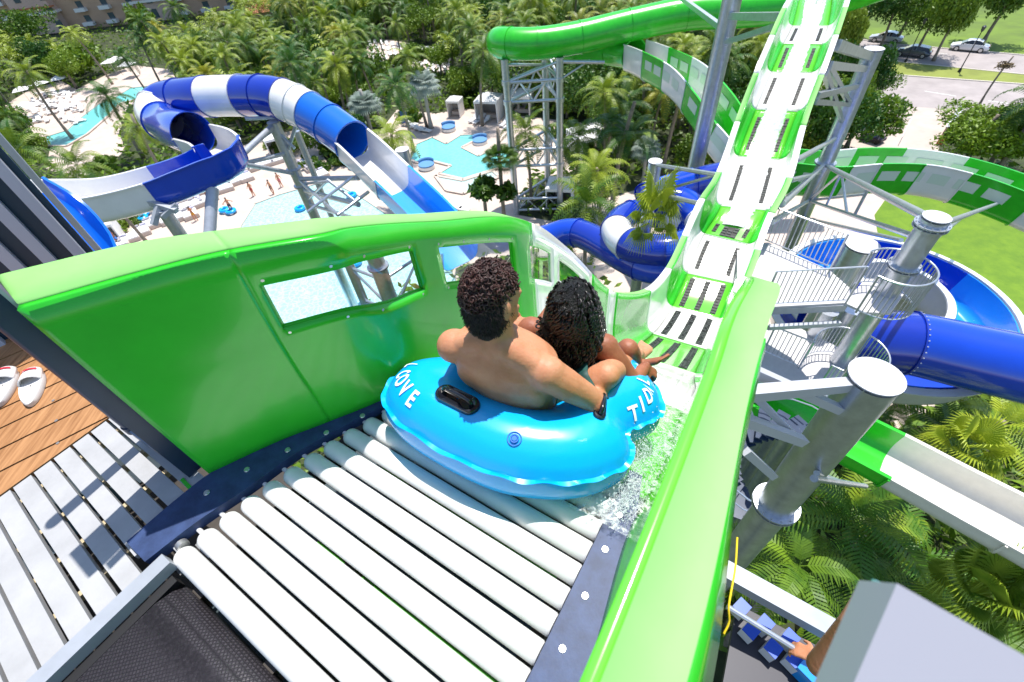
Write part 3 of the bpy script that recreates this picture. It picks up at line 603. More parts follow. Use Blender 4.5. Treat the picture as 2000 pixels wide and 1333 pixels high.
# ================================================================ RAFT
def remesh(mb, name, m, voxel, parent=None, origin=None, smooth_it=6, fac=.5, sub=False):
    o = mb.build('tmp', m, None, smooth=False, origin=None)
    r = o.modifiers.new('r', 'REMESH'); r.mode = 'VOXEL'; r.voxel_size = voxel; r.use_smooth_shade = True
    s = o.modifiers.new('s', 'SMOOTH'); s.iterations = smooth_it; s.factor = fac
    dg = bpy.context.evaluated_depsgraph_get(); me = bpy.data.meshes.new_from_object(o.evaluated_get(dg)); bpy.data.objects.remove(o)
    me.name = name; me.shade_smooth(); n = bpy.data.objects.new(name, me); COL.objects.link(n)
    if not me.materials: me.materials.append(m)
    if origin is not None: me.transform(Matrix.Translation(-Vector(origin))); 
    if parent is not None: n.parent = parent
    elif origin is not None: n.location = origin
    return n
PITCH = math.radians(12)
def TP(a, b, h):   # tube plane coords -> world ; a=u, b distance forward from the back, h above plane
    return F(a, .51+(b-.51)*math.cos(PITCH)+h*math.sin(PITCH), .0+.19-(b-.51)*math.sin(PITCH)+h*math.cos(PITCH))
outl = [(-.903, .521), (-.716, .518), (-.545, .537), (-.411, .588), (-.303, .657), (-.227, .74), (-.185, .83), (-.195, .90), (-.238, .965), (-.207, 1.03), (-.173, 1.09), (-.165, 1.15), (-.215, 1.25), (-.32, 1.34), (-.46, 1.40), (-.62, 1.41), (-.76, 1.37), (-.88, 1.28), (-.95, 1.16), (-.965, 1.05), (-.97, .98), (-1.02, .92), (-1.09, .86), (-1.145, .78), (-1.15, .69), (-1.11, .60), (-1.03, .55)]
outl = [tuple(np.array(p)+.012*(np.array(p)-[-.66, .95])/np.linalg.norm(np.array(p)-[-.66, .95])) for p in outl]
OC = crc(outl, 6); RM = .165
dO = np.roll(OC, -1, 0)-np.roll(OC, 1, 0); dO /= np.linalg.norm(dO, axis=1)[:, None]; nO = np.stack([dO[:, 1], -dO[:, 0]], 1)   # outward (curve runs counter-clockwise seen from above)
if ((OC+nO*.1-OC.mean(0))**2).sum() < ((OC-OC.mean(0))**2).sum(): nO = -nO
for _ in range(3): nO = (np.roll(nO, 1, 0)+nO+np.roll(nO, -1, 0)); nO /= np.linalg.norm(nO, axis=1)[:, None]
def surf(i, ph, up=0.):
    i = i % len(OC); a = int(i); f = i-a; b = (a+1) % len(OC); o = OC[a]*(1-f)+OC[b]*f; n = nO[a]*(1-f)+nO[b]*f; n = n/np.linalg.norm(n)
    c = o-n*RM; r = RM+up; sn = math.sin(ph); return TP(*(c+n*r*math.cos(ph)), -.052+r*sn*(1.06 if sn > 0 else .80))
rt = Th('double_tube', 'bright blue inflatable two seat tube with white lettering on the rollers', 'inflatable tube', F(-.65, .9, 0))
mb = MB(); nth = 22
V = [surf(i, 2*math.pi*j/nth) for i in range(len(OC)) for j in range(nth)]; mb.grid(V, len(OC), nth, cu=True, cv=True)
for (a, b) in (((-1.0, .985), (-.36, .985)),):
    n = 12; P = [TP(a[0]+(b[0]-a[0])*t, a[1], -.06) for t in np.linspace(0, 1, n)]; mb.tube(P, .14, n=16)
M_tube = mat('blue_pvc', (.002, .40, .92), .26, coat=.25, noise=.03, nscale=2)
rt_body = remesh(mb, 'tube_body', M_tube, .011, rt.o, rt.loc, 8)
# floor membranes
mb = MB(); c = OC.mean(0); inn = [(c+(p-c)*.62) for p in OC[::4]]; mb.poly([TP(p[0], p[1], -.12) for p in inn]); rt.part('floor_sheet', mb, mat('deep_blue_pvc', (.004, .09, .6), .3))
# welded seam with ripples
mb = MB(); V = []; n = 900
for k in range(n):
    i = k*len(OC)/n; rip = math.sin(k*.19)*.6+math.sin(k*.117+1)*.4
    for (e, hh) in ((-.004, .0), (.019, rip*.011+.002), (-.004, -.004)):
        a = int(i); f = i-a; b = (a+1) % len(OC); o = OC[a]*(1-f)+OC[b]*f; nn = nO[a]*(1-f)+nO[b]*f; V.append(TP(*(o+nn*(e-.012)), hh+.004))
mb.grid(V, n, 3, cu=True, cv=True); rt.part('welded_seam', mb, M_tube, angle=80)
# valve
def ring(center, nrm, r, w, n=28):
    x = np.cross(nrm, (0, 1, 0)); x /= np.linalg.norm(x); y = np.cross(nrm, x); return [center+r*(math.cos(a)*x+math.sin(a)*y) for a in np.linspace(0, 2*math.pi, n, endpoint=False)]
def nearsurf(px, phs=np.linspace(.1, 2.3, 50)):
    best = None
    for i in range(len(OC)):
        for ph in phs:
            p = surf(i, ph); d = np.linalg.norm(proj(p)-np.array(px))
            if d > 25 or (surf(i, ph, .03)-p)@(CAM-p) < .15*.03*np.linalg.norm(CAM-p): continue
            d += 8*np.linalg.norm(p-CAM)
            if best is None or d < best[0]: best = (d, i, ph)
    return best[1], best[2]
vi, vp = nearsurf((1003, 858)); c0 = surf(vi, vp, .001); nn = surf(vi, vp, .02)-c0; nn /= np.linalg.norm(nn)
mb = MB(); mb.tube(ring(c0, nn, .0235, 0), .0022, n=6, closed=True); mb.tube(ring(c0+nn*.002, nn, .013, 0), .003, n=6, closed=True); mb.cyl(c0, c0+nn*.006, .009, n=14); rt.part('valve', mb, mat('valve_blue', (.015, .16, .62), .25, coat=.4))
# handle patches
def handle(px, az=None, L=.155, wd=.06):
    i, ph = nearsurf(px); c = surf(i, ph, .002); nn = surf(i, ph, .03)-surf(i, ph, 0); nn /= np.linalg.norm(nn); x = surf(i+1, ph)-surf(i-1, ph); x -= (x@nn)*nn; x /= np.linalg.norm(x); y = np.cross(nn, x)
    mb = MB(); out = []
    for a in np.linspace(0, 2*math.pi, 36, endpoint=False):
        ca, sa = math.cos(a), math.sin(a); out.append(((L/2-wd/2)*np.sign(ca)+wd/2*ca, wd/2*sa))
    rows = [(1.0, -.01), (1.02, .002), (.98, .009), (.86, .011), (.78, .005), (.05, .004)]
    V = [c+x*a*s+y*b*s+nn*z for s, z in rows for a, b in out]; mb.grid(V, len(rows), 36, cv=True)
    hp = [c+x*t+nn*z+y*.0 for t, z in ((-L*.33, .003), (-L*.32, .018), (-L*.24, .03), (0, .034), (L*.24, .03), (L*.32, .018), (L*.33, .003))]
    mb.tube(cr(hp, 5), .0095, n=10); rt.part('grab_handle', mb, mat('black_plastic', (.008, .009, .014), .22, coat=.5), angle=50)
handle((896, 782), L=.185, wd=.075); handle((1172, 797), L=.13, wd=.045)
# lettering wrapped on the tube surface
def textgeo(ch):
    cu = bpy.data.curves.new('t', 'FONT'); cu.body = ch; cu.size = 1; cu.offset = .028; cu.resolution_u = 6; o = bpy.data.objects.new('t', cu); COL.objects.link(o)
    dg = bpy.context.evaluated_depsgraph_get(); me = bpy.data.meshes.new_from_object(o.evaluated_get(dg)); bm = bmesh.new(); bm.from_mesh(me)
    bmesh.ops.triangulate(bm, faces=bm.faces[:]); 
    for _ in range(2): bmesh.ops.subdivide_edges(bm, edges=[e for e in bm.edges if e.calc_length() > .14], cuts=1)
    bmesh.ops.triangulate(bm, faces=bm.faces[:]); bm.verts.ensure_lookup_table()
    V = np.array([v.co[:] for v in bm.verts]); Fc = [tuple(v.index for v in f.verts) for f in bm.faces]; bm.free(); bpy.data.objects.remove(o); bpy.data.meshes.remove(me); bpy.data.curves.remove(cu); return V, Fc
M_ink = mat('white_print', (.85, .87, .88), .4)
arcs = np.r_[0, np.cumsum(np.linalg.norm(np.diff(np.r_[OC, OC[:1]], axis=0), axis=1))]
def letter(mb, ch, px, size, dirsgn, flip=1, wscale=1.0):
    V, Fc = textgeo(ch); w = V[:, 0].max(); V[:, 0] -= w/2; V[:, 1] -= .35; i, ph = nearsurf(px); ti = arcs[i]; out = []
    for x, y, z in V:
        s = (ti+dirsgn*x*size*wscale) % arcs[-1]; ii = np.interp(s, arcs, range(len(arcs))); out.append(surf(ii, ph-flip*y*size/RM, .0035))
    mb.add(out, Fc)
mb = MB()
def letter_at(ch, s0, ph, size, wscale):
    V, Fc = textgeo(ch); V[:, 0] -= V[:, 0].max()/2; V[:, 1] -= .35; out = []
    for x, y, z in V:
        ii = np.interp((s0+x*size*wscale) % arcs[-1], arcs, range(len(arcs))); out.append(surf(ii, ph+y*size/RM, .0035))
    mb = MB(); mb.add(out, Fc); rt.part('printed_letter', mb, M_ink, smooth=False)
iE, pE = nearsurf((803, 777)); sE = arcs[iE]
for k, ch in enumerate('EVOCL'): letter_at(ch, sE-(0, .068, .137, .205, .30)[k], pE+.05*k, .088, .86)
iT, pT = nearsurf((1238, 808)); sT = arcs[iT]
for k, ch in enumerate('TIDAL'): letter_at(ch, sT+(0, .042, .092, .150, .205)[k], pT+.13*k, .080, .80)

# ================================================================ PEOPLE
def caps(mb, a, b, ra, rb, n=14):
    a = np.asarray(a, float); b = np.asarray(b, float); t = b-a; L = np.linalg.norm(t)+1e-9; t /= L; P = [a-t*ra*.98, a-t*ra*.75, a-t*ra*.4]; rr = [ra*.15, ra*.66, ra*.92]
    for k in np.linspace(0, 1, 5): P.append(a+(b-a)*k); rr.append(ra+(rb-ra)*k)
    P += [b+t*rb*.4, b+t*rb*.75, b+t*rb*.98]; rr += [rb*.92, rb*.66, rb*.15]; mb.tube(P, rr, n=n)
def chain(mb, pts, rs, n=14):
    for i in range(len(pts)-1): caps(mb, pts[i], pts[i+1], rs[i], rs[i+1], n)
def lerp(a, b, t): return np.asarray(a)*(1-t)+np.asarray(b)*t
def skinmat(name, c, c2): 
    m = mat(name, c, .5, noise=.12, nscale=9, col2=c2, sss=.2, bump=.12, bscale=110, coat=.0); m.node_tree.nodes['Principled BSDF'].inputs['Specular IOR Level'].default_value = .35; return m
def hand(mb, wrist, dirv, palmn, L=.18, curl=.9, side=1):
    """palm + five fingers curling towards -palmn; side=+1 thumb on +x"""
    d = np.asarray(dirv, float); d /= np.linalg.norm(d); n = np.asarray(palmn, float); n -= (n@d)*d; n /= np.linalg.norm(n); x = np.cross(d, n)*side
    s = L/.18; W0 = np.asarray(wrist); 
    for o in (-.024, -.008, .010, .026): caps(mb, W0+x*o*.6*s, W0+d*.085*s+x*o*s*1.15, .015*s, .0125*s, 10)
    for o, l, in ((-.030, .062), (-.011, .078), (.010, .084), (.030, .075)):
        p = W0+d*.088*s+x*o*s; ang = 0; q_ = p; r = .0092*s
        for seg in (.45, .32, .23):
            ang += curl*.75; v = d*math.cos(ang)-n*math.sin(ang); q2 = q_+v*l*seg*s; caps(mb, q_, q2, r, r*.92, 8); q_ = q2; r *= .92
    p = W0+d*.02*s+x*.026*s; v = (d*.6+x*.7-n*.25*curl); v /= np.linalg.norm(v); q1 = p+v*.045*s; v2 = d*.85+x*.2-n*.5*curl; v2 /= np.linalg.norm(v2); caps(mb, p, q1, .014*s, .0115*s, 10); caps(mb, q1, q1+v2*.032*s, .011*s, .009*s, 10)
def foot(mb, ankle, d, upv, L=.24):
    d = np.asarray(d, float); d /= np.linalg.norm(d); n = np.asarray(upv, float); n -= (n@d)*d; n /= np.linalg.norm(n); x = np.cross(d, n); A = np.asarray(ankle); s = L/.25
    caps(mb, A, A-d*.035*s-n*.045*s, .032*s, .028*s); 
    for o in (-.018, 0, .018): caps(mb, A-n*.02*s+x*o*.5*s, A+d*.13*s-n*.055*s+x*o*1.6*s, .028*s, .017*s, 10)
    for k, (o, l) in enumerate(((-.036, .05), (-.017, .048), (0, .044), (.016, .038), (.031, .03))):
        r = .0135*s if k == 0 else .0085*s; p = A+d*.13*s-n*.06*s+x*o*s; caps(mb, p, p+d*l*s+n*.004, r, r*.95, 8)
# -------- man
man = Th('person', 'bare backed person with short dark curls in the rear seat of the blue tube', 'person', F(-.65, .95, -.05))
fwd = np.r_[WW, 0]; rgt = np.r_[UU, 0]; Z = np.array([0, 0, 1.])
neck = J(968, 668, .49); pelv = J(1018, 800, .06); shL = J(886, 672, .43); shR = J(1068, 726, .41); head = J(962, 582, .655)
spine = [pelv, lerp(pelv, neck, .3)-fwd*.03, lerp(pelv, neck, .6)-fwd*.035, neck]
tx = (shR-shL); tx /= np.linalg.norm(tx); up = neck-pelv; up /= np.linalg.norm(up); bk = np.cross(tx, up); bk /= np.linalg.norm(bk)
if bk@fwd > 0: bk = -bk
mb = MB()
# torso: stacked elliptical slices
def torso(mb, sl, n=28):
    V = []
    for c, rx_, ry_, e in sl:
        for j in range(n):
            a = 2*math.pi*j/n; ca, sa = math.cos(a), math.sin(a); ex = np.sign(ca)*abs(ca)**e*rx_; ey = np.sign(sa)*abs(sa)**e*ry_; V.append(c+tx*ex+bk*ey)
    m = len(sl); mb.grid(V, m, n, cv=True); mb.f += [tuple(mb.n-m*n+j for j in range(n))[::-1], tuple(mb.n-n+j for j in range(n))]; mb.mi += [0, 0]
tc = lambda k, o=0: lerp(pelv, neck, k)+bk*(-.035+.02*math.sin(math.pi*k))*1+tx*o
torso(mb, [(tc(-.12), .14, .10, .9), (tc(0), .17, .12, .85), (tc(.15), .168, .115, .85), (tc(.33), .168, .108, .85), (tc(.5), .185, .115, .82), (tc(.66), .198, .12, .8), (tc(.8), .195, .112, .8), (tc(.9), .165, .09, .85), (tc(.97), .11, .07, .95), (tc(1.03), .066, .058, 1)])
# trapezius / neck / scapulae / deltoids
for s, sh in ((-1, shL), (1, shR)):
    caps(mb, neck+up*.0+bk*.01+tx*s*.03, lerp(neck, sh, .75)+up*.0, .048, .045); caps(mb, lerp(neck, sh, .35)-up*.03, sh-up*.01, .05, .058)
    mb.ell(sh-up*.012, (.066, .062, .066), nu=16, nv=12); mb.ell(lerp(neck, sh, .62)-up*.13+bk*.052, (.062, .030, .075), (tx, bk, up), 16, 12)
    caps(mb, lerp(neck, sh, .55)-up*.06+bk*.02, sh-up*.05-bk*.01, .05, .045)
    caps(mb, tc(.15, s*.05)+bk*.055, tc(.62, s*.05)+bk*.075, .036, .04)       # erector muscles
    caps(mb, tc(.35, s*.11), tc(.78, s*.14), .05, .055)
chain(mb, [neck-up*.03, lerp(neck, head, .42)-bk*.01, lerp(neck, head, .75)-bk*.018], [.064, .056, .054])
hd = head-neck; hd /= np.linalg.norm(hd); hy = np.cross(hd, tx); hx = np.cross(hy, hd)
# head turned slightly to the right
yaw = math.radians(-22); fx = tx*math.cos(yaw)-(-bk)*math.sin(-yaw)*-1*0+0; faced = (-bk)*math.cos(yaw)-tx*math.sin(yaw); faced -= (faced@hd)*hd; faced /= np.linalg.norm(faced); side = np.cross(faced, hd); side /= np.linalg.norm(side)
mb.ell(head+faced*.0, (.074, .094, .108), (side, faced, hd), 20, 14); caps(mb, head+faced*.04-hd*.055, head+faced*.065-hd*.085, .05, .036); caps(mb, head-hd*.06-faced*.02, lerp(neck, head, .5), .058, .056)
caps(mb, head+faced*.09-hd*.012, head+faced*.108-hd*.032, .012, .014)  # nose
for s in (-1, 1):   # ears and brow
    e = head+side*s*.076-hd*.02-faced*.008; mb.ell(e, (.008, .020, .032), (side, faced, hd), 10, 8); mb.ell(e-hd*.02+side*s*.001, (.008, .012, .014), (side, faced, hd), 8, 6); caps(mb, head+side*s*.03+faced*.08+hd*.012, head+side*s*.05+faced*.068+hd*.012, .012, .012)
caps(mb, head+faced*.092-hd*.062-side*.02, head+faced*.092-hd*.062+side*.02, .008, .008)
# arms
elR = J(1160, 784, .23); haR = elR+fwd*.19-Z*.13-rgt*.05; chain(mb, [shR-up*.01, lerp(shR, elR, .4)+bk*.004, lerp(shR, elR, .75), elR], [.062, .058, .05, .045]); 
mb.ell(elR+bk*.006, (.046, .047, .046), nu=14, nv=10); chain(mb, [elR, lerp(elR, haR, .35), haR], [.042, .044, .027])
hand(mb, haR, fwd*.9+rgt*.2-Z*.3, Z*.8-rgt*.5, curl=.9)
elL = shL-up*.20-bk*.10-tx*.06; haL = elL-bk*.22+up*.0+tx*.06; chain(mb, [shL-up*.01, lerp(shL, elL, .5), elL], [.058, .05, .04]); chain(mb, [elL, lerp(elL, haL, .4), haL], [.042, .042, .027]); hand(mb, haL, fwd*.8-Z*.3, Z, curl=.9, side=-1)
# legs (knees either side of the woman)
knR = J(1184, 733, .25); hipR = pelv+tx*.09-bk*.03; hipL = pelv-tx*.09-bk*.03; knL = knR-rgt*.46+fwd*.03; 
ftR = J(1215, 745, -.1)+fwd*.2; ftL = ftR-rgt*.40
for h, k_, f_ in ((hipR, knR, ftR), (hipL, knL, ftL)):
    chain(mb, [h, lerp(h, k_, .5), k_], [.088, .077, .054]); mb.ell(k_+Z*.004, (.052, .056, .05), nu=14, nv=10); chain(mb, [k_, lerp(k_, f_, .3), f_], [.052, .052, .03]); foot(mb, f_, fwd-Z*.2, Z+fwd*.3)
M_skin = skinmat('warm_fair_skin', (.60, .285, .165), (.50, .205, .105)); M_skin2 = skinmat('brown_skin', (.36, .135, .075), (.25, .085, .045))
o = remesh(mb, 'body', M_skin, .0062, man.o, man.loc, 7)
# shorts
mb = MB()
for h, k_ in ((hipR, knR), (hipL, knL)):
    d = k_-h; L = np.linalg.norm(d); d /= L; x = np.cross(d, Z); x /= np.linalg.norm(x); y = np.cross(x, d); V = []; n = 30
    for t in np.linspace(-.1, .90, 14):
        for j in range(n):
            a = 2*math.pi*j/n; r = .104-.028*t+.004*math.sin(a*7+t*9)*(.3+t); V.append(h+d*L*t+r*(math.cos(a)*x+math.sin(a)*y))
    mb.grid(V, 14, n, cv=True)
sh_o = man.part('shorts', mb, mat('green_palm_print', (.01, .09, .075), .6, col2=(.002, .018, .022), nscale=16), angle=70); s2 = sh_o.modifiers.new('t', 'SOLIDIFY'); s2.thickness = .004
mb = MB(); torso(mb, [(tc(-.15), .15, .12, .85), (tc(-.05), .178, .128, .82), (tc(.04), .178, .126, .82), (tc(.07), .172, .122, .82)]); man.part('shorts_waist', mb, MAT['green_palm_print'], angle=70)
# hair: cap + curls
def curls(mb, pts, nrm, rad, r, turns=1.4, n=7):
    for p, nn in zip(pts, nrm):
        a = rng.normal(size=3); a -= (a@nn)*nn*.4; a /= np.linalg.norm(a); b = np.cross(nn, a); b /= np.linalg.norm(b)+1e-9; R_ = rad*rng.uniform(.7, 1.25); Q = []
        ph0 = rng.random()*6.28
        for t in np.linspace(0, 1, n+int(turns*4)): th = ph0+t*turns*2*math.pi; Q.append(p+R_*(a*math.cos(th)+b*math.sin(th))+nn*(t-.3)*rad*1.6)
        mb.tube(Q, r, n=5, cap=False)
M_hair = mat('dark_brown_hair', (.07, .022, .014), .5, col2=(.018, .006, .005), nscale=30); M_hair2 = mat('black_hair', (.014, .010, .010), .36, coat=.15)
mb = MB(); hc = head+hd*.028-faced*.012; V = []; 
mb.ell(hc, (.066, .087, .083), (side, faced, hd), 24, 16); mb.ell(head-faced*.022-hd*.018, (.0755, .083, .108), (side, faced, hd), 24, 16); caps(mb, head-hd*.06-faced*.04, head-hd*.105-faced*.032, .050, .040)
hb = remesh(mb, 'hair', M_hair2 if False else mat('short_back_hair', (.012, .007, .006), .6, bump=1., bscale=300), .006, man.o, man.loc, 4)
mb = MB(); pts = []; nr = []
while len(pts) < 1100:
    v = rng.normal(size=3); v /= np.linalg.norm(v)
    if v[2] < -.15-.25*v[1]*-1 or (v[1] > .75 and v[2] < .2): continue
    if v[2] < .12 and rng.random() < .5: continue
    d = side*v[0]*.065+faced*v[1]*.090+hd*v[2]*.088; p = hc+d*rng.uniform(.97, 1.12); nn = d/np.linalg.norm(d); pts.append(p); nr.append(nn)
curls(mb, pts, nr, .0078, .0024, 1.4, 9); man.part('curls', mb, M_hair, angle=180)
mb = MB()
for _ in range(1500):
    v = rng.normal(size=3); v /= np.linalg.norm(v); v[1] = -abs(v[1]) if rng.random() < .8 else v[1]*.4; v[2] = rng.uniform(-.98, .25); v /= np.linalg.norm(v)
    d = side*v[0]*.078+faced*v[1]*.085+hd*v[2]*.111; p = head-faced*.022-hd*.018+d; nn = d/np.linalg.norm(d); g_ = -hd*.8+nn*.35+rng.normal(size=3)*.35; g_ /= np.linalg.norm(g_); mb.tube([p-nn*.002, p+g_*.006, p+g_*.011+nn*.001], [.0011, .001, .0004], n=3, cap=False)
man.part('short_hair', mb, mat('dark_short_hair', (.02, .011, .009), .6), angle=180)
# -------- woman
wo = Th('person', 'person with long wet black curly hair in the front of the blue tube', 'person', F(-.5, 1.15, -.05))
wneck = J(1108, 655, .30); wpel = J(1125, 765, -.12)+fwd*.06; wsL = J(1036, 642, .27); wsR = J(1180, 676, .26); whd = J(1117, 600, .46)
mb = MB(); tx = wsR-wsL; tx /= np.linalg.norm(tx); up = wneck-wpel; up /= np.linalg.norm(up); bk = np.cross(tx, up); bk /= np.linalg.norm(bk)
if bk@fwd > 0: bk = -bk
pelv, neck = wpel, wneck
torso(mb, [(tc(-.12), .13, .09, .9), (tc(0), .15, .1, .85), (tc(.2), .13, .09, .85), (tc(.42), .115, .08, .85), (tc(.6), .13, .088, .82), (tc(.8), .14, .085, .8), (tc(.92), .11, .065, .85), (tc(1.0), .055, .048, 1)])
for s, sh in ((-1, wsL), (1, wsR)):
    caps(mb, neck+tx*s*.02, lerp(neck, sh, .85), .036, .04); caps(mb, lerp(neck, sh, .4)-up*.04, sh-up*.015, .045, .046); mb.ell(sh-up*.01, (.058, .056, .058), nu=14, nv=10)
chain(mb, [neck-up*.02, lerp(neck, whd, .8)], [.048, .045]); hd2 = whd-wneck; hd2 /= np.linalg.norm(hd2); f2 = -bk-((-bk)@hd2)*hd2; f2 /= np.linalg.norm(f2); s2_ = np.cross(f2, hd2)
mb.ell(whd, (.07, .088, .102), (s2_, f2, hd2), 20, 14); caps(mb, whd+f2*.04-hd2*.05, whd+f2*.06-hd2*.08, .046, .032); caps(mb, whd+f2*.084-hd2*.01, whd+f2*.1-hd2*.03, .011, .012)
for s in (-1, 1): mb.ell(whd+s2_*s*.072-hd2*.02, (.008, .018, .028), (s2_, f2, hd2), 10, 8)
weR = J(1236, 744, .13); whR = J(1252, 732, .11)+fwd*.05; 
chain(mb, [wsR, lerp(wsR, weR, .45), weR], [.05, .045, .034]); mb.ell(weR, (.034, .036, .034), nu=12, nv=9); chain(mb, [weR, lerp(weR, whR, .4), whR], [.036, .034, .023]); hand(mb, whR, rgt*.5+fwd*.3-Z*.45, Z*.7+rgt*.5, L=.125, curl=1.5)
weL = wsL-up*.2-bk*.08-tx*.06; whL = weL-bk*.18+tx*.04; chain(mb, [wsL, lerp(wsL, weL, .5), weL, whL], [.048, .042, .034, .022]); hand(mb, whL, fwd-Z*.2, Z, L=.16, curl=.8, side=-1)
wkR = J(1226, 682, .13); whip = wpel+tx*.08-bk*.02; waR = J(1238, 716, -.0)+fwd*.03; chain(mb, [whip, lerp(whip, wkR, .5), wkR], [.08, .07, .047]); mb.ell(wkR, (.045, .048, .045), nu=12, nv=9); chain(mb, [wkR, lerp(wkR, waR, .35), waR], [.046, .044, .027])
tgt = J(1272, 697, .05); foot(mb, waR, tgt-waR+Z*.02, Z*.9+fwd*.2, L=.19)
wkL = wkR-rgt*.30+fwd*.04; waL = waR-rgt*.3+fwd*.1; wh2 = wpel-tx*.08-bk*.02; chain(mb, [wh2, lerp(wh2, wkL, .5), wkL], [.08, .07, .047]); chain(mb, [wkL, lerp(wkL, waL, .35), waL], [.046, .044, .027]); foot(mb, waL, fwd, Z)
remesh(mb, 'body', M_skin2, .006, wo.o, wo.loc, 6)
# swimwear hem on the right thigh
mb = MB(); d = wkR-whip; L = np.linalg.norm(d); d /= L; x = np.cross(d, Z); x /= np.linalg.norm(x); y = np.cross(x, d); V = []
for t in np.linspace(-.1, .66, 10):
    for j in range(26):
        a = 2*math.pi*j/26; V.append(whip+d*L*t+(.087-.02*t)*(math.cos(a)*x+math.sin(a)*y))
mb.grid(V, 10, 26, cv=True); wo.part('swim_shorts', mb, mat('dark_green_swimwear', (.003, .055, .045), .55), angle=70)
mb = MB(); torso(mb, [(tc(-.13), .14, .105, .85), (tc(.06), .158, .108, .82), (tc(.12), .155, .105, .82)]); wo.part('swimwear_waist', mb, MAT['dark_green_swimwear'], angle=70)
# long curly hair: base mass + helical strands
mb = MB(); mb.ell(whd+hd2*.015-f2*.012, (.083, .1, .105), (s2_, f2, hd2), 20, 14)
dn = -up
mass = [whd-f2*.03-hd2*.02, whd-f2*.065-hd2*.09, wneck+bk*.09-up*.06, wneck+bk*.10-up*.17, wneck+bk*.105-up*.235]
for off_, k_ in ((-.05, 1), (-.018, 1), (.018, 1), (.05, 1)):
    chain(mb, [m_+s2_*off_*(1+.12*i) for i, m_ in enumerate(mass)], [.046, .044, .038, .030, .018])
remesh(mb, 'hair', mat('hair_mass', (.006, .005, .005), .45, bump=1., bscale=200), .007, wo.o, wo.loc, 4)
mb = MB()
def helix(root, path_dir, L, rad, pitch, r, droop, out_n):
    n = int(L/pitch*10); Q = []; x = np.cross(path_dir, out_n); x /= np.linalg.norm(x)+1e-9; c = np.array(root); d = np.array(path_dir); ph = rng.random()*6.28; st = L/n
    for i in range(n):
        f = i/n; y = np.cross(d, x); R_ = rad*(.4+.8*f); Q.append(c+R_*(x*math.cos(ph)+y*math.sin(ph))); ph += 2*math.pi/10; d = d*(1-droop*.12)+dn*droop*.12; d /= np.linalg.norm(d); c = c+d*st
    mb.tube(Q, r, n=4, cap=False)
for k in range(400):
    v = rng.normal(size=3); v /= np.linalg.norm(v)
    if v[1] > .55 and v[2] < .3: v[1] = -abs(v[1])
    if v[2] < -.3: v[2] = -v[2]*.5
    v /= np.linalg.norm(v)
    d0 = s2_*v[0]*.088+f2*v[1]*.104+hd2*v[2]*.108; root = whd+hd2*.012-f2*.01+d0; nn = d0/np.linalg.norm(d0); tgd = dn+(-f2)*.45*(1 if v[1] < .3 else .1)+nn*.10+s2_*v[0]*.22; tgd = tgd-(tgd@nn)*nn*.6; tgd /= np.linalg.norm(tgd)
    helix(root, tgd, rng.uniform(.15, .27) if v[2] > 0 else rng.uniform(.18, .30), rng.uniform(.008, .014), .032, rng.uniform(.0028, .0045), 1.0, nn)
for k in range(600):   # outer layer over the back
    t = rng.random(); i = min(3, int(t*4)); f = t*4-i; c = lerp(mass[i], mass[i+1], f); s = rng.uniform(-1, 1); w_ = .10*(1-.3*max(0, t-.6)/.4); root = c+s2_*s*w_*1.05+bk*(.055*math.sqrt(max(0, 1-s*s))*(1-.3*t)+.014)
    helix(root, dn+s2_*s*.15+rng.normal(size=3)*.12, rng.uniform(.06, .13), rng.uniform(.008, .014), .032, rng.uniform(.0028, .0045), .5, bk)
wo.part('curls', mb, M_hair2, angle=180)
# -------- person by the near rail (hand + forearm seen)
pr = Th('person', 'bare arm and hand of another person holding the handrail at bottom right', 'person', T(1680, 1300, 1.9))
mb = MB(); wr = T(1592, 1285, 2.12); el = T(1655, 1200, 1.72)+(T(1720, 1330, 1.6)-T(1655, 1200, 1.72))*.55; sh_ = T(1740, 1420, 1.35); gr = T(1560, 1270, 2.18)
chain(mb, [wr, lerp(wr, el, .4), el], [.025, .036, .038]); chain(mb, [el, lerp(el, sh_, .6), sh_], [.038, .05, .055]); hand(mb, wr, gr-wr, Z+.3*(wr-gr), L=.17, curl=.7)
chain(mb, [T(1600, 1300, 1.75), T(1660, 1215, 1.62), T(1690, 1150, 1.6)], [.045, .034, .02])
caps(mb, sh_, sh_+np.array([.12, -.25, -.05]), .09, .11)
remesh(mb, 'body', M_skin, .007, pr.o, pr.loc, 5)
# splash beside and under the tube
mb = MB()
def drops(n, px, sx, sy, z0, z1, r0=.0015, r1=.005):
    for k in range(n):
        P = J(px[0]+rng.normal(0, sx), px[1]+rng.normal(0, sy), rng.uniform(z0, z1)); r = rng.uniform(r0, r1)*rng.uniform(.5, 1); mb.ell(P, (r, r, r*rng.uniform(.8, 1.8)), nu=5, nv=3)
drops(2600, (1222, 935), 22, 34, 0, .10, .0006, .0026); drops(2200, (1258, 880), 26, 20, -.1, .10, .0006, .0026); drops(1200, (1212, 985), 20, 16, 0, .05, .0006, .0024); drops(700, (1300, 860), 26, 26, -.1, .12, .0006, .003)
fm = bpy.data.materials.new('foam_film'); fm.use_nodes = True; t_ = fm.node_tree; b_ = t_.nodes['Principled BSDF']; b_.inputs['Base Color'].default_value = (.85, .9, .9, 1); b_.inputs['Roughness'].default_value = .25
tc_ = t_.nodes.new('ShaderNodeTexCoord'); n_ = t_.nodes.new('ShaderNodeTexNoise'); n_.inputs['Scale'].default_value = 26; n_.inputs['Detail'].default_value = 9; n_.inputs['Roughness'].default_value = .75; n_.inputs['Distortion'].default_value = 1.2; r_ = t_.nodes.new('ShaderNodeValToRGB'); r_.color_ramp.elements[0].position = .46; r_.color_ramp.elements[1].position = .66; r_.color_ramp.elements[1].color = (.75, .75, .75, 1)
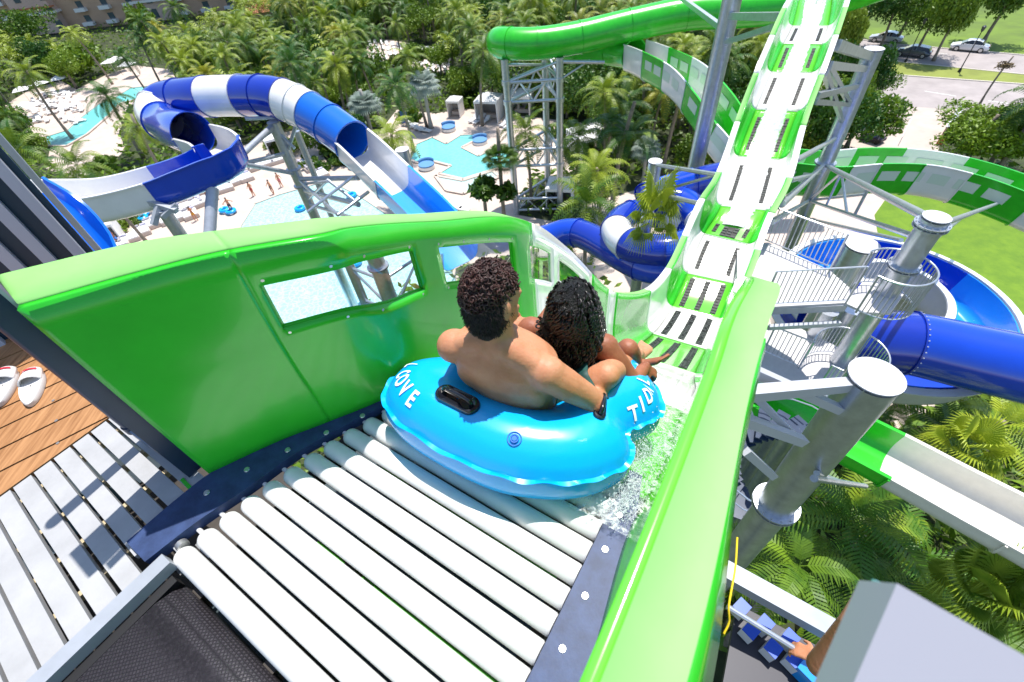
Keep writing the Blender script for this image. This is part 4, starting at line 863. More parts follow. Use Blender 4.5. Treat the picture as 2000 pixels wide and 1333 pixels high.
t_.links.new(tc_.outputs['Object'], n_.inputs['Vector']); t_.links.new(n_.outputs['Fac'], r_.inputs[0]); t_.links.new(r_.outputs[0], b_.inputs['Alpha'])
fmb = MB(); V = []
for i in range(26):
    w_ = .62+.055*i; zf = float(np.interp(w_, [.6, .8, .85, 1.18, 1.96], [.012, .01, -.03, -.20, -.88]))
    for u_ in np.linspace(-.36-.02*i*(i < 9), .0 if w_ > .8 else -.05, 12): V.append(F(u_, w_, zf+.012+.03*rng.random()*(.3+abs(math.sin(w_*9)))))
fmb.grid(V, 26, 12); tag(fmb.build('foam_film', fm, None), 'thin foamy water film running over the flume floor beside the tube', 'water', kind='stuff')
tag(mb.build('water_splash', mat('clear_drops', (.8, .86, .88), .05), None), 'fine water spray splashing beside the right edge of the blue tube', 'splash', kind='stuff')
# ================================================================ OTHER SLIDES
def pts(rows): return np.array([T(x, y, d) for x, y, d in rows])
TUBE = arcprof(1.0, 0, 360, 33, .035)*1.1
def U(hw=.98, h=1.45, sh=-1.06, lip=.12, t=.03): p = uprof(hw, h, t, rb=.45, lip=lip); p[:, 1] += sh; return p
OPEN = U()
sl1 = [(2.9, OPEN, M_white, 'open_section', 'white open section'), (5.2, OPEN, M_blue, 'open_section', 'blue open section'), (6.7, U(h=1.2), M_white, 'open_section', 'white curved lip section'), (8.4, TUBE, M_blue, 'tube_section', None), (9.5, TUBE, M_white, 'tube_section', 'white tube section'),
       (10.4, TUBE, M_navyg, 'tube_section', None), (11.2, TUBE, M_navyg, 'tube_section', None), (12.2, TUBE, M_white, 'tube_section', 'white tube section'), (12.7, TUBE, M_navyg, 'tube_section', None), (13.15, TUBE, M_navyg, 'tube_section', None), (13.5, TUBE, M_white, 'tube_section', 'white tube section'), (13.9, TUBE, M_white, 'tube_section', 'white tube section'),
       (14.4, TUBE, mat('mid_blue_gelcoat', (.005, .13, .62), .15, coat=.6), 'tube_section', None), (15.0, TUBE, MAT['mid_blue_gelcoat'], 'tube_section', None), (16, OPEN, M_white, 'open_section', 'white open section'), (18, OPEN, M_sky, 'open_section', 'light blue open section')]
C1 = pts([(-120, 400, 20), (40, 388, 21), (180, 383, 21.5), (300, 354, 22.3), (382, 322, 22.3), (428, 298, 22.5), (412, 272, 23.8), (362, 258, 25.4), (330, 246, 27.2), (305, 222, 28.4), (328, 198, 28.8), (400, 190, 27.6), (460, 188, 27), (540, 192, 26), (612, 224, 25.6), (690, 278, 25), (765, 348, 24), (840, 420, 23), (900, 490, 22)])
slide('serpentine_slide', 'blue and white slide looping with two open tube mouths above the palms', 'water slide', C1, sl1, step=.3)
GT = TUBE
C2 = pts([(1800, -60, 31), (1650, -10, 32), (1540, 12, 33), (1440, 22, 34), (1340, 28, 34.5), (1230, 50, 35), (1130, 74, 35), (1050, 86, 35), (995, 86, 35.4), (976, 84, 36.6), (998, 84, 38.4), (1060, 88, 39), (1130, 92, 38.3), (1190, 98, 37.5), (1238, 108, 36), (1290, 130, 32.5), (1340, 160, 29.5), (1385, 212, 27), (1425, 272, 25.8), (1480, 322, 25.3), (1600, 340, 25.6), (1700, 334, 26), (1800, 338, 26), (1900, 360, 25.4), (2010, 400, 24.5), (2120, 450, 23.5)])
OG = U(hw=.95, h=1.95, lip=.1)
g = lambda f, m=M_green: (f, GT, m, 'tube_section', None)
o_ = lambda f, w: (f, OG, M_white if w else M_green, 'open_section', 'white open section' if w else None)
th2, P2, tg2, S2_, N2_ = slide('green_tube_slide', 'long green tube slide turning on the lattice tower, then an open green and white flume', 'water slide', C2, [g(1), g(2), g(3), g(4), g(5), g(6), g(7), g(8), g(9.5), g(11), g(12), g(13), g(14), o_(14.8, 1), o_(15.6, 0), o_(16.6, 1), o_(17.8, 0), o_(19, 1), o_(20.3, 0), o_(20.8, 1), o_(21.7, 0), o_(22.7, 1), o_(24, 0), o_(25, 1)], step=.3)
# openings in the walls of that flume
L2 = np.r_[0, np.cumsum(np.linalg.norm(np.diff(P2, axis=0), axis=1))]
i0 = np.linalg.norm(P2-C2[15], axis=1).argmin(); s = L2[i0]-.6; M_win = mat('pale_window_panel', (.62, .72, .60), .25, coat=.3); kk = 0
while s < L2[-1]-2:
    if kk % 7 != 4:
        for sd in (-1, 1):
            V = []
            for ss in np.linspace(s, s+1.15, 5):
                i = np.interp(ss, L2, range(len(P2))); a = int(i); f = i-a; p = P2[a]*(1-f)+P2[min(a+1, len(P2)-1)]*f
                for h in (-1.06+.95, -1.06+1.5): V.append((p, S2_[a], N2_[a], h))
            mb = MB(); W_ = [p+S*sd*.99+N*h for p, S, N, h in V]+[p+S*sd*.925+N*h for p, S, N, h in V]
            mb.add(W_, [(2*j, 2*j+1, 2*j+3, 2*j+2) for j in range(4)]+[(10+2*j, 10+2*j+2, 10+2*j+3, 10+2*j+1) for j in range(4)]); th2.part('wall_window', mb, M_win, smooth=False)
    s += 1.55; kk += 1
# spiral, centre
c = T(1285, 452, 22.5); r = 1.75; hx = []
hx.append(T(1060, 468, 26)); hx.append(T(1130, 456, 25))
for k in range(0, 13):
    a = math.radians(-125+48*k*1.0); hx.append(c+np.array([r*math.cos(a)*1.15, r*math.sin(a)*1.15, -.7+.12*k]))
hx.append(hx[-1]+np.array([2.5, .5, .2])); hx.append(hx[-1]+np.array([3, .2, .2])); sg = []; T9 = arcprof(.76, 0, 360, 29, .03)
for k in range(1, len(hx)): sg.append((k, T9, M_white if k in (4, 6, 9, 12) else (M_blue if k % 2 else M_navyg), 'tube_section', 'white tube section' if k in (4, 6, 9, 12) else None))
slide('spiral_slide', 'tight blue and white spiral tube slide behind the small fan palm', 'water slide', np.array(hx), sg, step=.22)
# right blue tube
C4 = pts([(1570, 650, 16.8), (1640, 656, 16.5), (1700, 664, 16.2), (1780, 672, 15.9), (1880, 694, 15.4), (2000, 722, 14.8), (2150, 765, 14.2)])
T11 = arcprof(1.1, 0, 360, 33, .035)
th4, P4, tg4, S4, N4 = slide('blue_tube_slide', 'thick glossy blue tube slide leaving the photo at the right edge', 'water slide', C4, [(1.1, T11, M_navyg, 'tube_section', None), (3.05, T11, M_navyg, 'tube_section', 'deep navy blue section'), (6, T11, M_blue, 'tube_section', None)], step=.3)
mb = MB(); i = np.linalg.norm(P4-(C4[3]+.05*(C4[4]-C4[3])), axis=1).argmin()
for k in range(22):
    a = math.radians(-20+10*k); p = P4[i]+1.13*(S4[i]*math.cos(a)+N4[i]*math.sin(a)); mb.cyl(p, p+tg4[i]*.05, .02, n=6)
th4.part('joint_bolts', mb, M_bolt)['kind'] = 'stuff'
mb = MB(); V = []
for i in range(len(P4)//2-2, len(P4)): 
    for a in (-38, -34): V.append(P4[i]+1.13*(S4[i]*math.cos(math.radians(180-a))*-1*-1+N4[i]*math.sin(math.radians(a))))
# bowl coil
c = T(1742, 600, 18.6); coil = []; 
for k in range(0, 17):
    a = math.radians(200-36*k); rr = 2.9 if k < 12 else 2.9+.28*(k-11); coil.append(c+np.array([rr*math.cos(a), rr*math.sin(a), .9-.16*k]))
Pc = cr(np.array(coil), 12); Pc, sc_ = resample(Pc, .3); tgc, Sc, Nc = frames(Pc, np.full(len(Pc), .18))
bw = Th('coil_slide', 'open coil slide with a white outer wall and blue channel beside the bright lawn', 'water slide', (c[0], c[1], 0))
nseg = 10; ed = np.linspace(0, len(Pc)-1, nseg+1).astype(int)
for k in range(nseg):
    mb = MB(); sweep(mb, Pc, Sc, Nc, U(hw=1.12, h=1.55, sh=-1.1, lip=.3, t=.04), ed[k], ed[k+1], cap='strip'); bw.part('outer_shell', mb, M_white)
    mb = MB(); sweep(mb, Pc, Sc, Nc, U(hw=1.02, h=1.38, sh=-.99, lip=.05, t=.03), ed[k], ed[k+1], cap='strip'); bw.part('blue_channel', mb, M_sky if k % 2 else M_blue)
# lower right flume
C6 = pts([(1380, 730, 13.4), (1480, 772, 13), (1580, 822, 12.5), (1680, 874, 12), (1760, 916, 11.6), (1880, 982, 11), (2010, 1052, 10.3), (2180, 1150, 9.6)])
U6 = U(hw=.72, h=.78, sh=-.4, lip=.1)
slide('lower_flume', 'straight open flume, green then cream white, running down to the lower right edge', 'water slide', C6, [(1.2, U6, M_green, 'open_section', None), (2.4, U6, M_green, 'open_section', None), (3.75, U6, M_green, 'open_section', None), (5.6, U6, mat('cream_gelcoat', (.74, .70, .62), .3, coat=.3, noise=.05), 'open_section', 'cream white section'), (7, U6, MAT['cream_gelcoat'], 'open_section', 'cream white section')], step=.3)
mb = MB(); a, b = T(1600, 778, 12.8), T(1660, 800, 12.4); 
# lower left turquoise flume end seen behind the corrugated wall
C7 = pts([(60, 380, 12.0), (120, 415, 12.0), (165, 455, 12.2), (200, 500, 12.4), (225, 560, 12.6)])
slide('blue_chute', 'short bright blue open chute with grey edge behind the corrugated wall', 'water slide', C7, [(4, U(hw=.42, h=.5, sh=-.2, lip=.06), mat('cobalt_gelcoat', (.005, .16, .75), .2, coat=.4), 'open_section', None)], step=.25, ribs=False)
# ================================================================ STEEL
def column(px, py, dep, r, label, cap=True, collars=(), group=None, top=None, zb=0., name='steel_column', slots=True):
    P = T(px, py, dep) if top is None else np.asarray(top); t = Th(name, label, 'column', (P[0], P[1], zb), group)
    mb = MB(); n = 28; zs = np.linspace(zb, P[2]-.05, 6); mb.tube([(P[0], P[1], z) for z in zs], r, n=n); t.part('shaft', mb, M_steel)
    if cap:
        mb = MB(); mb.cyl((P[0], P[1], P[2]-.008), (P[0], P[1], P[2]+.008), r*1.04, n=36); t.part('cap_plate', mb, mat('pale_cap_plate', (.60, .60, .63), .5, noise=.1, nscale=5), angle=30)
        for k in range(4):
            a = k*math.pi/2+.6; mb = MB(); q0 = P+np.array([math.cos(a)*r*.96, math.sin(a)*r*.96, -.09]); mb.box(q0, (.05, .012, .16), ((math.cos(a), math.sin(a), 0), (-math.sin(a), math.cos(a), 0), (0, 0, 1))); t.part('cap_rib', mb, M_steel)
    for cz in collars:
        z = zfor(P, cz); mb = MB(); mb.cyl((P[0], P[1], z-.05), (P[0], P[1], z-.02), r*1.33, n=32); mb.cyl((P[0], P[1], z+.02), (P[0], P[1], z+.05), r*1.33, n=32)
        t.part('flange_collar', mb, M_steel, angle=30)
        mb = MB()
        for k in range(14): a = k*2*math.pi/14; q0 = np.array([P[0]+math.cos(a)*r*1.2, P[1]+math.sin(a)*r*1.2, z]); mb.cyl(q0-[0, 0, .075], q0+[0, 0, .075], .016, n=6)
        t.part('collar_bolts', mb, M_bolt)['kind'] = 'stuff'
    return P, t
def zfor(P, py):
    lo, hi = 0., P[2]+1
    for _ in range(40):
        m = (lo+hi)/2
        if proj((P[0], P[1], m))[1] > py: lo = m
        else: hi = m
    return (lo+hi)/2
def onc(P, py): return np.array([P[0], P[1], zfor(P, py)])
def braces(name, label, rods, r=.06, m=None, group=None, square=False):
    rods = [(np.asarray(a, float), np.asarray(b, float), *rest) for a, b, *rest in rods]
    c = rods[0][0]; t = Th(name, label, 'steel bracing', (c[0], c[1], 0), group)
    for a, b, *rest in rods:
        rr = rest[0] if rest else r; mb = MB()
        if square: mb.bar(a, b, rr*2, rr*2)
        else: mb.cyl(a, b, rr, n=12)
        t.part('brace', mb, m or M_steel)
    return t
def fpx(px):  # nearest point of the main flume's right edge
    Q = proj(DR[60:, -1]); i = np.linalg.norm(Q-np.array(px), axis=1).argmin()+60; return DR[i, -1]-[0, 0, .25]
def fpl(px):
    Q = proj(DL[60:, -1]); i = np.linalg.norm(Q-np.array(px), axis=1).argmin()+60; return DL[i, -1]-[0, 0, .25]
PC, _ = column(1708, 95, 19.5, .37, 'tall leaning looking round steel column right of the flume top', collars=(318,))
PD, _ = column(1712, 735, 5.1, .27, 'nearest thick steel column with an oval cap plate, lower right', collars=(985,))
PE, _ = column(1830, 424, 9.6, .25, 'steel column with a double collar cap beside the lawn', collars=(440, 520))
PF, _ = column(1685, 478, 12.3, .40, 'thick steel column rising through the corner of the grey platform')
PG, _ = column(1432, -10, 20, .42, 'tall steel column between the green tube and the flume', cap=False)
PH, _ = column(1280, 315, 19, .28, 'steel column with a flat cap between spiral slide and palm')
PP, _ = column(1622, 605, 13.0, .24, 'shiny steel column under the middle of the grey platform', cap=False, collars=(722,))
PQ, _ = column(1668, 600, 13.2, .3, 'dark steel column under the round railing', cap=False)
braces('brace_set', 'square arms between the flume top and the tall steel column', [(fpx((1640, 72)), onc(PC, 112), .15), (fpx((1622, 108)), onc(PC, 135), .12), (fpx((1605, 172)), onc(PC, 168), .09), (fpx((1600, 185)), onc(PC, 205), .08), (fpx((1622, 110)), onc(PC, 205), .08), (fpx((1612, 120)), onc(PC, 240), .08)], square=True)
P1 = onc(PC, 322); P0_ = onc(PC, 392)
braces('brace_set', 'round truss tubes from the tall column to the collared column', [(P1, PE-[0, 0, .1], .1), (P0_, PE-[0, 0, .55], .07), (lerp(P1, PE, .3), lerp(P0_, PE-[0, 0, .5], .3), .05), (lerp(P1, PE, .3), lerp(P0_, PE-[0, 0, .5], .55), .05), (lerp(P1, PE, .62), lerp(P0_, PE-[0, 0, .5], .62), .05), (lerp(P1, PE, .3), P0_, .05), (P0_, lerp(P1, PE, .1), .05)])
braces('brace_set', 'steel tubes fanning out from the tall column under the flume', [(P1, fpx((1520, 375)), .1), (P1-[0, 0, .4], fpx((1530, 330)), .07), (P0_, fpx((1500, 410)), .08), (P0_, P0_+[-2.2, 1.2, -2.5], .07), (onc(PC, 270), fpx((1560, 300)), .09), (P0_, T(1690, 380, 21), .07), (onc(PC, 425), T(1760, 470, 16), .08)])
braces('brace_set', 'steel struts holding up the green and white arc over the lawn', [(PE-[0, 0, .3], T(1948, 398, 25), .08), (PE-[0, 0, 1.1], T(1880, 425, 23), .07), (T(1948, 398, 25), T(1990, 380, 25.5), .07)])
braces('brace_set', 'white square arms between the near column and the right green wall', [(T(1655, 752, 5.2), T(1455, 770, 4.4), .065), (T(1640, 800, 5.4), T(1465, 722, 4.6), .05), (T(1568, 862, 5.5), T(1440, 815, 4.6), .055), (T(1560, 860, 5.6), T(1470, 770, 4.8), .035), (T(1510, 930, 5.7), T(1455, 880, 4.8), .045)], square=True, m=mat('pale_painted_steel', (.55, .56, .6), .4, metal=.2))
braces('brace_set', 'thin steel tubes behind the near column toward the palms', [(T(1590, 935, 6), T(1690, 950, 9), .05), (T(1595, 925, 6), T(1660, 948, 9), .04)])
braces('brace_set', 'thin arms between the capped column and the spiral slide', [(PH-[0, 0, .15], fpl((1395, 320)), .07), (PH-[0, 0, 1.4], fpl((1372, 382)), .07), (PH-[0, 0, 1.5], fpl((1395, 322)), .05), (PH-[0, 0, 1.3], T(1380, 400, 20), .05)])
braces('brace_set', 'grey arms between the flume top and the tall column behind it', [(onc(PG, 32), fpl((1555, 30)), .13), (onc(PG, 85), fpl((1540, 45)), .09), (onc(PG, 60), T(1325, -8, 33), .12)], square=True)
# lattice tower
tw = Th('lattice_tower', 'three legged steel lattice tower carrying the bend of the green tube', 'tower', T(1045, 110, 35.5)*[1, 1, 0])
tops = [T(985, 116, 35.6), T(1093, 112, 35.2), T(1064, 112, 38.8)]; zt = 13.9
for P in tops:
    mb = MB(); mb.cyl((P[0], P[1], 0), (P[0], P[1], P[2]), .30, n=20); tw.part('leg', mb, M_steel)
    for z in (11.9, 10.4, 6.4, 4.9):
        mb = MB(); mb.cyl((P[0], P[1], z-.16), (P[0], P[1], z+.16), .38, n=20); tw.part('collar', mb, M_steel, angle=30)
for i, j in ((0, 1), (1, 2), (2, 0)):
    A, B = tops[i], tops[j]; at_ = lambda P, z: np.array([P[0], P[1], z])
    for z1, z2 in ((11.9, 10.4), (6.4, 4.9), (1.6, .4)):
        for z in (z1, z2): mb = MB(); mb.cyl(at_(A, z), at_(B, z), .13, n=12); tw.part('chord', mb, M_steel)
        n = 4
        for k in range(n): p = lerp(at_(A, z1 if k % 2 else z2), at_(B, z1 if k % 2 else z2), k/n); q_ = lerp(at_(A, z2 if k % 2 else z1), at_(B, z2 if k % 2 else z1), (k+1)/n); mb = MB(); mb.cyl(p, q_, .075, n=8); tw.part('lattice_bar', mb, M_steel)
    mb = MB(); mb.cyl(at_(A, 11.9), at_(B, 13.2), .11, n=10); tw.part('lattice_bar', mb, M_steel)
braces('brace_set', 'cantilever arm under the green tube at the lattice tower', [(tops[1]-[0, 0, .3], T(1180, 122, 36), .14), (tops[1]-[0, 0, 1.6], T(1152, 118, 36), .07)])
# supports of the serpentine slide
PS, _ = column(533, 238, 26.5, .34, 'slanting looking steel column under the blue and white loop', cap=True, collars=(362, 330))
PT, _ = column(785, 292, 25.8, .38, 'short capped steel column right of the lower tube mouth')
PV, _ = column(578, 255, 28, .2, 'thin steel column behind the blue and white loop', cap=False)
PU, _ = column(318, 410, 22.2, .30, 'steel column with a saddle under the white flume', collars=())
PW, _ = column(720, 470, 22, .42, 'thick steel column seen through the long window', cap=False, collars=(520,)) 
braces('brace_set', 'grey steel arms holding the blue and white loop', [(onc(PS, 244), T(462, 312, 23.6), .16), (onc(PS, 250), T(470, 300, 24), .10), (onc(PS, 300), T(455, 325, 23.5), .12), (onc(PS, 340), T(460, 318, 23.5), .13), (onc(PS, 350), T(700, 348, 25), .14), (onc(PS, 300), T(580, 240, 26), .1), (onc(PS, 255), T(575, 290, 27), .09), (onc(PS, 360), T(640, 355, 25), .08), (T(415, 368, 22.6), T(372, 455, 21.5)-[0, 0, 1.5], .28), (T(545, 180+50, 26.4), T(480, 232, 26.4), .1)], m=M_steel2)
braces('brace_set', 'lower truss tubes crossing under the blue and white loop', [(onc(PS, 372), T(700, 400, 25), .15), (onc(PS, 352), T(660, 420, 24), .10), (onc(PS, 392), T(640, 352, 25.5), .09), (T(700, 398, 25), T(640, 352, 25.5), .09), (T(660, 420, 24), T(720, 375, 25), .09), (onc(PS, 400), T(700, 430, 24), .12), (T(690, 345, 25), T(600, 415, 25), .08)])
PX, _ = column(662, 470, 23.5, .26, 'thinner steel column seen through the long window', cap=False)
PY, _ = column(800, 440, 23.5, .30, 'steel column seen at the right end of the long window', cap=False)
rd = []
for Aq, Bq in ((PW, PX), (PW, PY)):
    zz = [16.5, 14.2, 11.9, 9.6, 7.3, 5.0, 2.7]
    for k in range(len(zz)-1):
        rd.append(([Aq[0], Aq[1], zz[k]-(zz[0]-min(PW[2], 16.5))], [Bq[0], Bq[1], zz[k+1]], .075)); rd.append(([Bq[0], Bq[1], zz[k]], [Aq[0], Aq[1], zz[k+1]], .06)); rd.append(([Aq[0], Aq[1], zz[k+1]], [Bq[0], Bq[1], zz[k+1]], .09))
rd = [r_ for r_ in rd if max(r_[0][2], r_[1][2]) < min(PW[2], PX[2], PY[2])]
if rd: braces('brace_set', 'steel lattice seen through the long window of the green wall', rd)
braces('saddle_support', 'grey saddle plates under the white open flume', [(T(310, 402, 22), T(300, 440, 22), .12), (T(290, 395, 22), T(345, 412, 22), .12), (T(345, 400, 22), T(318, 425, 22), .1)], square=True, m=M_steel2)
# ================================================================ PLATFORM
zP = T(1555, 520, 12.0)[2]
pf = Th('service_platform', 'light grey service platform with railings and a round bay', 'platform', G(1560, 540, zP)*[1, 1, 0])
poly = [G(x, y, zP) for x, y in ((1440, 480), (1500, 474), (1620, 528), (1668, 570), (1690, 545), (1742, 545), (1768, 575), (1740, 612), (1690, 610), (1650, 592), (1500, 600), (1440, 600))]
M_pdeck = mat('pale_grey_decking', (.56, .54, .54), .6, noise=.06, nscale=8)
mb = MB(); mb.poly(poly, .06); pf.part('deck', mb, M_pdeck, smooth=False)
mb = MB(); mb.bar(G(1500, 606, zP-.16), G(1650, 600, zP-.16), .12, .2); mb.bar(G(1500, 640, zP-.5), G(1640, 632, zP-.5), .1, .12); pf.part('edge_beam', mb, M_steel2)
def railing(th, P, h=1.08, sp=.115, r=.013, rt=.022, posts=1.2):
    P = np.array(P, float); Q, s = resample(P, .05); tot = s[-1]
    mb = MB(); mb.tube(Q[::2]+[0, 0, h], rt, n=8); th.part('top_rail', mb, M_steel); mb = MB(); mb.tube(Q[::2]+[0, 0, .1], .016, n=6); th.part('bottom_rail', mb, M_steel)
    mb = MB(); n = int(tot/sp)
    for k in range(n+1):
        p = np.array([np.interp(k*sp, s, Q[:, c]) for c in range(3)]); mb.cyl(p+[0, 0, .1], p+[0, 0, h], r, n=6, cap=False)
    o = th.part('balusters', mb, M_steel); o['kind'] = 'stuff'
    for d in np.linspace(0, tot, max(2, int(tot/posts)+1)):
        p = np.array([np.interp(d, s, Q[:, c]) for c in range(3)]); mb = MB(); mb.cyl(p, p+[0, 0, h], .026, n=10); th.part('post', mb, M_steel)
def rail(name, label, P, **k): t = Th(name, label, 'railing', (P[0][0], P[0][1], 0)); railing(t, P, **k); return t
rail('platform_railing', 'straight railing along the far edge of the grey platform', [G(1482, 470, zP), G(1620, 528, zP)])
rail('platform_railing', 'straight railing along the near edge of the grey platform', [G(1488, 600, zP), G(1652, 592, zP)])
cb = G(1712, 592, zP); rail('round_railing', 'upper round basket railing bulging from the grey platform', [cb+np.array([.68*math.cos(a), .68*math.sin(a), 0]) for a in np.radians(np.linspace(-160, 110, 24))], sp=.1)
z2 = zP-2.6; mb = MB(); p2 = [G(x, y, z2) for x, y in ((1440, 650), (1560, 640), (1680, 700), (1690, 745), (1600, 760), (1440, 740))]
pl2 = Th('lower_landing', 'shaded grey landing one level below the service platform', 'platform', p2[0]*[1, 1, 0]); mb.poly(p2, .06); pl2.part('deck', mb, M_pdeck, smooth=False)
cb = G(1628, 735, z2); rail('round_railing', 'lower round basket railing in front of the blue tube', [cb+np.array([.85*math.cos(a), .85*math.sin(a), 0]) for a in np.radians(np.linspace(-150, 150, 24))], sp=.1)
rail('platform_railing', 'short railing between the two round baskets, at the left', [G(1490, 690, z2), G(1560, 720, z2)])
z3 = zP-5; mb = MB(); p3 = [G(x, y, z3) for x, y in ((1440, 690), (1560, 690), (1640, 760), (1560, 830), (1440, 820))]; pl3 = Th('lower_landing', 'lowest dark landing seen below the pale square arms', 'platform', p3[0]*[1, 1, 0]); mb.poly(p3, .06); pl3.part('deck', mb, M_steel2, smooth=False)
for k in range(9):   # stair treads between landings
    pass
st = Th('spiral_stair', 'dark curved stair treads beside the right green wall', 'stairs', G(1490, 850, z3)*[1, 1, 0]); cs = T(1500, 850, 9.5)
for k in range(14):
    a = math.radians(k*20); mb = MB(); mb.box(cs+np.array([.62*math.cos(a), .62*math.sin(a), -.16*k]), (.85, .26, .04), ((math.cos(a), math.sin(a), 0), (-math.sin(a), math.cos(a), 0), (0, 0, 1))); st.part('tread', mb, M_navy2, smooth=False)
mb = MB(); mb.tube([cs+np.array([1.05*math.cos(math.radians(k*20)), 1.05*math.sin(math.radians(k*20)), -.16*k+.95]) for k in range(14)], .022, n=8); st.part('curved_rail', mb, M_steel)
mb = MB(); mb.tube([cs+np.array([1.05*math.cos(math.radians(k*20)), 1.05*math.sin(math.radians(k*20)), -.16*k+.5]) for k in range(14)], .016, n=8); st.part('curved_rail', mb, M_steel)
# ================================================================ GROUND
def gp(pp, z): return [G(x, y, z) for x, y in pp]
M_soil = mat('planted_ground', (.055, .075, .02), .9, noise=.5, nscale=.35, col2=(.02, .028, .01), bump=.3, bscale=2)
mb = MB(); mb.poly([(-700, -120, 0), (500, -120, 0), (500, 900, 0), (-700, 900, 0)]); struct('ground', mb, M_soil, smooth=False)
def sheet(name, pp, z, m, **k):
    mb = MB(); mb.poly(gp(pp, z)); return struct(name, mb, m, smooth=False)
DECKS = {
 'deckL': [(10, 205), (55, 178), (118, 158), (150, 175), (205, 148), (262, 128), (350, 138), (345, 175), (250, 208), (232, 262), (246, 290), (215, 325), (150, 350), (90, 330), (100, 280), (60, 262), (20, 240)],
 'deckU': [(712, 92), (745, 76), (882, 98), (876, 145), (800, 128), (716, 118)],
 'main': [(700, 330), (738, 262), (775, 215), (852, 222), (905, 212), (1010, 226), (1135, 240), (1200, 268), (1150, 330), (1040, 350), (1010, 420), (1120, 440), (1120, 470), (900, 520), (700, 620), (420, 720), (150, 560), (170, 440), (300, 350), (430, 300), (540, 262), (600, 250), (640, 320)],
 'lowR': [(1140, 400), (1240, 372), (1380, 330), (1460, 350), (1520, 330), (1600, 372), (1740, 372), (1715, 430), (1740, 560), (1640, 700), (1400, 700), (1180, 560), (1100, 470)],
 'drive': [(1725, 205), (1868, 215), (1842, 270), (1830, 300), (1560, 290), (1560, 245), (1680, 235)],
 'pathBR': [(1740, 700), (1860, 770), (1760, 840), (1640, 780)]}
for k, (nm, pp) in enumerate(DECKS.items()): sheet('paving' if nm != 'drive' else 'driveway', pp, .02+.004*k, M_deckp if nm != 'drive' else mat('warm_pale_concrete', (.50, .42, .37), .85, noise=.12, nscale=.4))
M_grass = mat('bright_lawn', (.14, .25, .008), .85, noise=.2, nscale=.8, col2=(.09, .185, .006), bump=.5, bscale=12)
M_park = mat('park_grass', (.15, .24, .02), .9, noise=.3, nscale=.15, col2=(.09, .14, .02))
LAWN = [(1742, 372), (2100, 372), (2200, 800), (2000, 690), (1900, 655), (1800, 600), (1722, 500), (1708, 420)]
sheet('lawn', LAWN, .05, M_grass)
PARK = [(1640, -40), (2300, -40), (2200, 128), (2000, 110), (1735, 92), (1655, 60)]
ROAD1 = [(1640, 72), (1738, 86), (2000, 108), (2200, 126), (2200, 185), (2000, 146), (1742, 120), (1640, 105)]
MED = [(1640, 105), (1742, 120), (2000, 146), (2200, 172), (2200, 195), (2000, 165), (1738, 146), (1640, 135)]
ROAD2 = [(1600, 128), (1738, 147), (2000, 166), (2300, 196), (2300, 300), (2000, 205), (1862, 220), (1700, 212), (1600, 190)]
sheet('park_lawn', PARK, .02, M_park); sheet('road', ROAD1, .03, M_asph); sheet('median_grass', MED, .06, mat('median_turf', (.23, .27, .05), .9, noise=.2, nscale=.3)); sheet('road', ROAD2, .034, M_asph)
M_kerb = mat('kerb_concrete', (.55, .5, .44), .8)
for a in ([(1640, 105), (1742, 120), (2000, 146), (2200, 172)], [(1640, 135), (1738, 146), (2000, 165), (2300, 196)], [(1640, 72), (1738, 86), (2000, 108)]):
    mb = MB(); P = [G(x, y, .05) for x, y in a]
    for i in range(len(P)-1): mb.bar(P[i], P[i+1], .25, .14)
    struct('kerb', mb, M_kerb, smooth=False)
mb = MB()
for a, b in (((1806, 178.5), (1867, 188)), ((1690, 164), (1740, 170)), ((1930, 197), (1990, 206)), ((1830, 104), (1850, 106))): mb.bar(G(*a, .04), G(*b, .04), .14, .012)
struct('lane_marking', mb, mat('road_paint', (.75, .75, .72), .6), smooth=False)
# pools
M_tile = mat('pool_tile', (.12, .52, .55), .4)
def pool(name, pp, m, z=.09, edge=True, n=None):
    sheet(name, pp, z, m)
    if edge:
        mb = MB(); P = gp(pp, z+.05)
        for i in range(len(P)): mb.bar(P[i-1], P[i], .35, .10)
        struct('pool_edge', mb, M_deckp, smooth=False)
pool('pool_water', [(812, 282), (845, 268), (872, 281), (899, 264), (932, 262), (925, 276), (902, 288), (935, 305), (973, 284), (1010, 300), (1004, 330), (968, 330), (904, 350), (857, 339), (881, 324), (850, 316), (815, 318), (800, 312)], M_pool)
pool('shallow_pool', [(850, 343), (904, 353), (962, 334), (975, 345), (905, 378), (872, 372)], mat('shallow_shelf', (.46, .60, .57), .2), z=.1)
for k in range(4):  # entry steps, pale treads under water
    mb = MB(); mb.bar(G(897+9*k, 268+k*2.5, .12), G(918+9*k, 263+k*2.5+4, .12), .16, .03); struct('pool_step', mb, mat('step_tile', (.30, .62, .62), .3), smooth=False)
pool('lagoon_water', [(255, 172), (292, 168), (290, 188), (235, 202), (205, 232), (170, 262), (130, 285), (90, 285), (88, 268), (130, 255), (160, 228), (190, 205), (225, 190)], M_pool)
FP = [(497, 398), (545, 380), (642, 352), (700, 380), (760, 420), (860, 470), (900, 560), (840, 640), (520, 720), (420, 620), (455, 470), (470, 440)]
pool('wave_pool', FP, M_pool2)
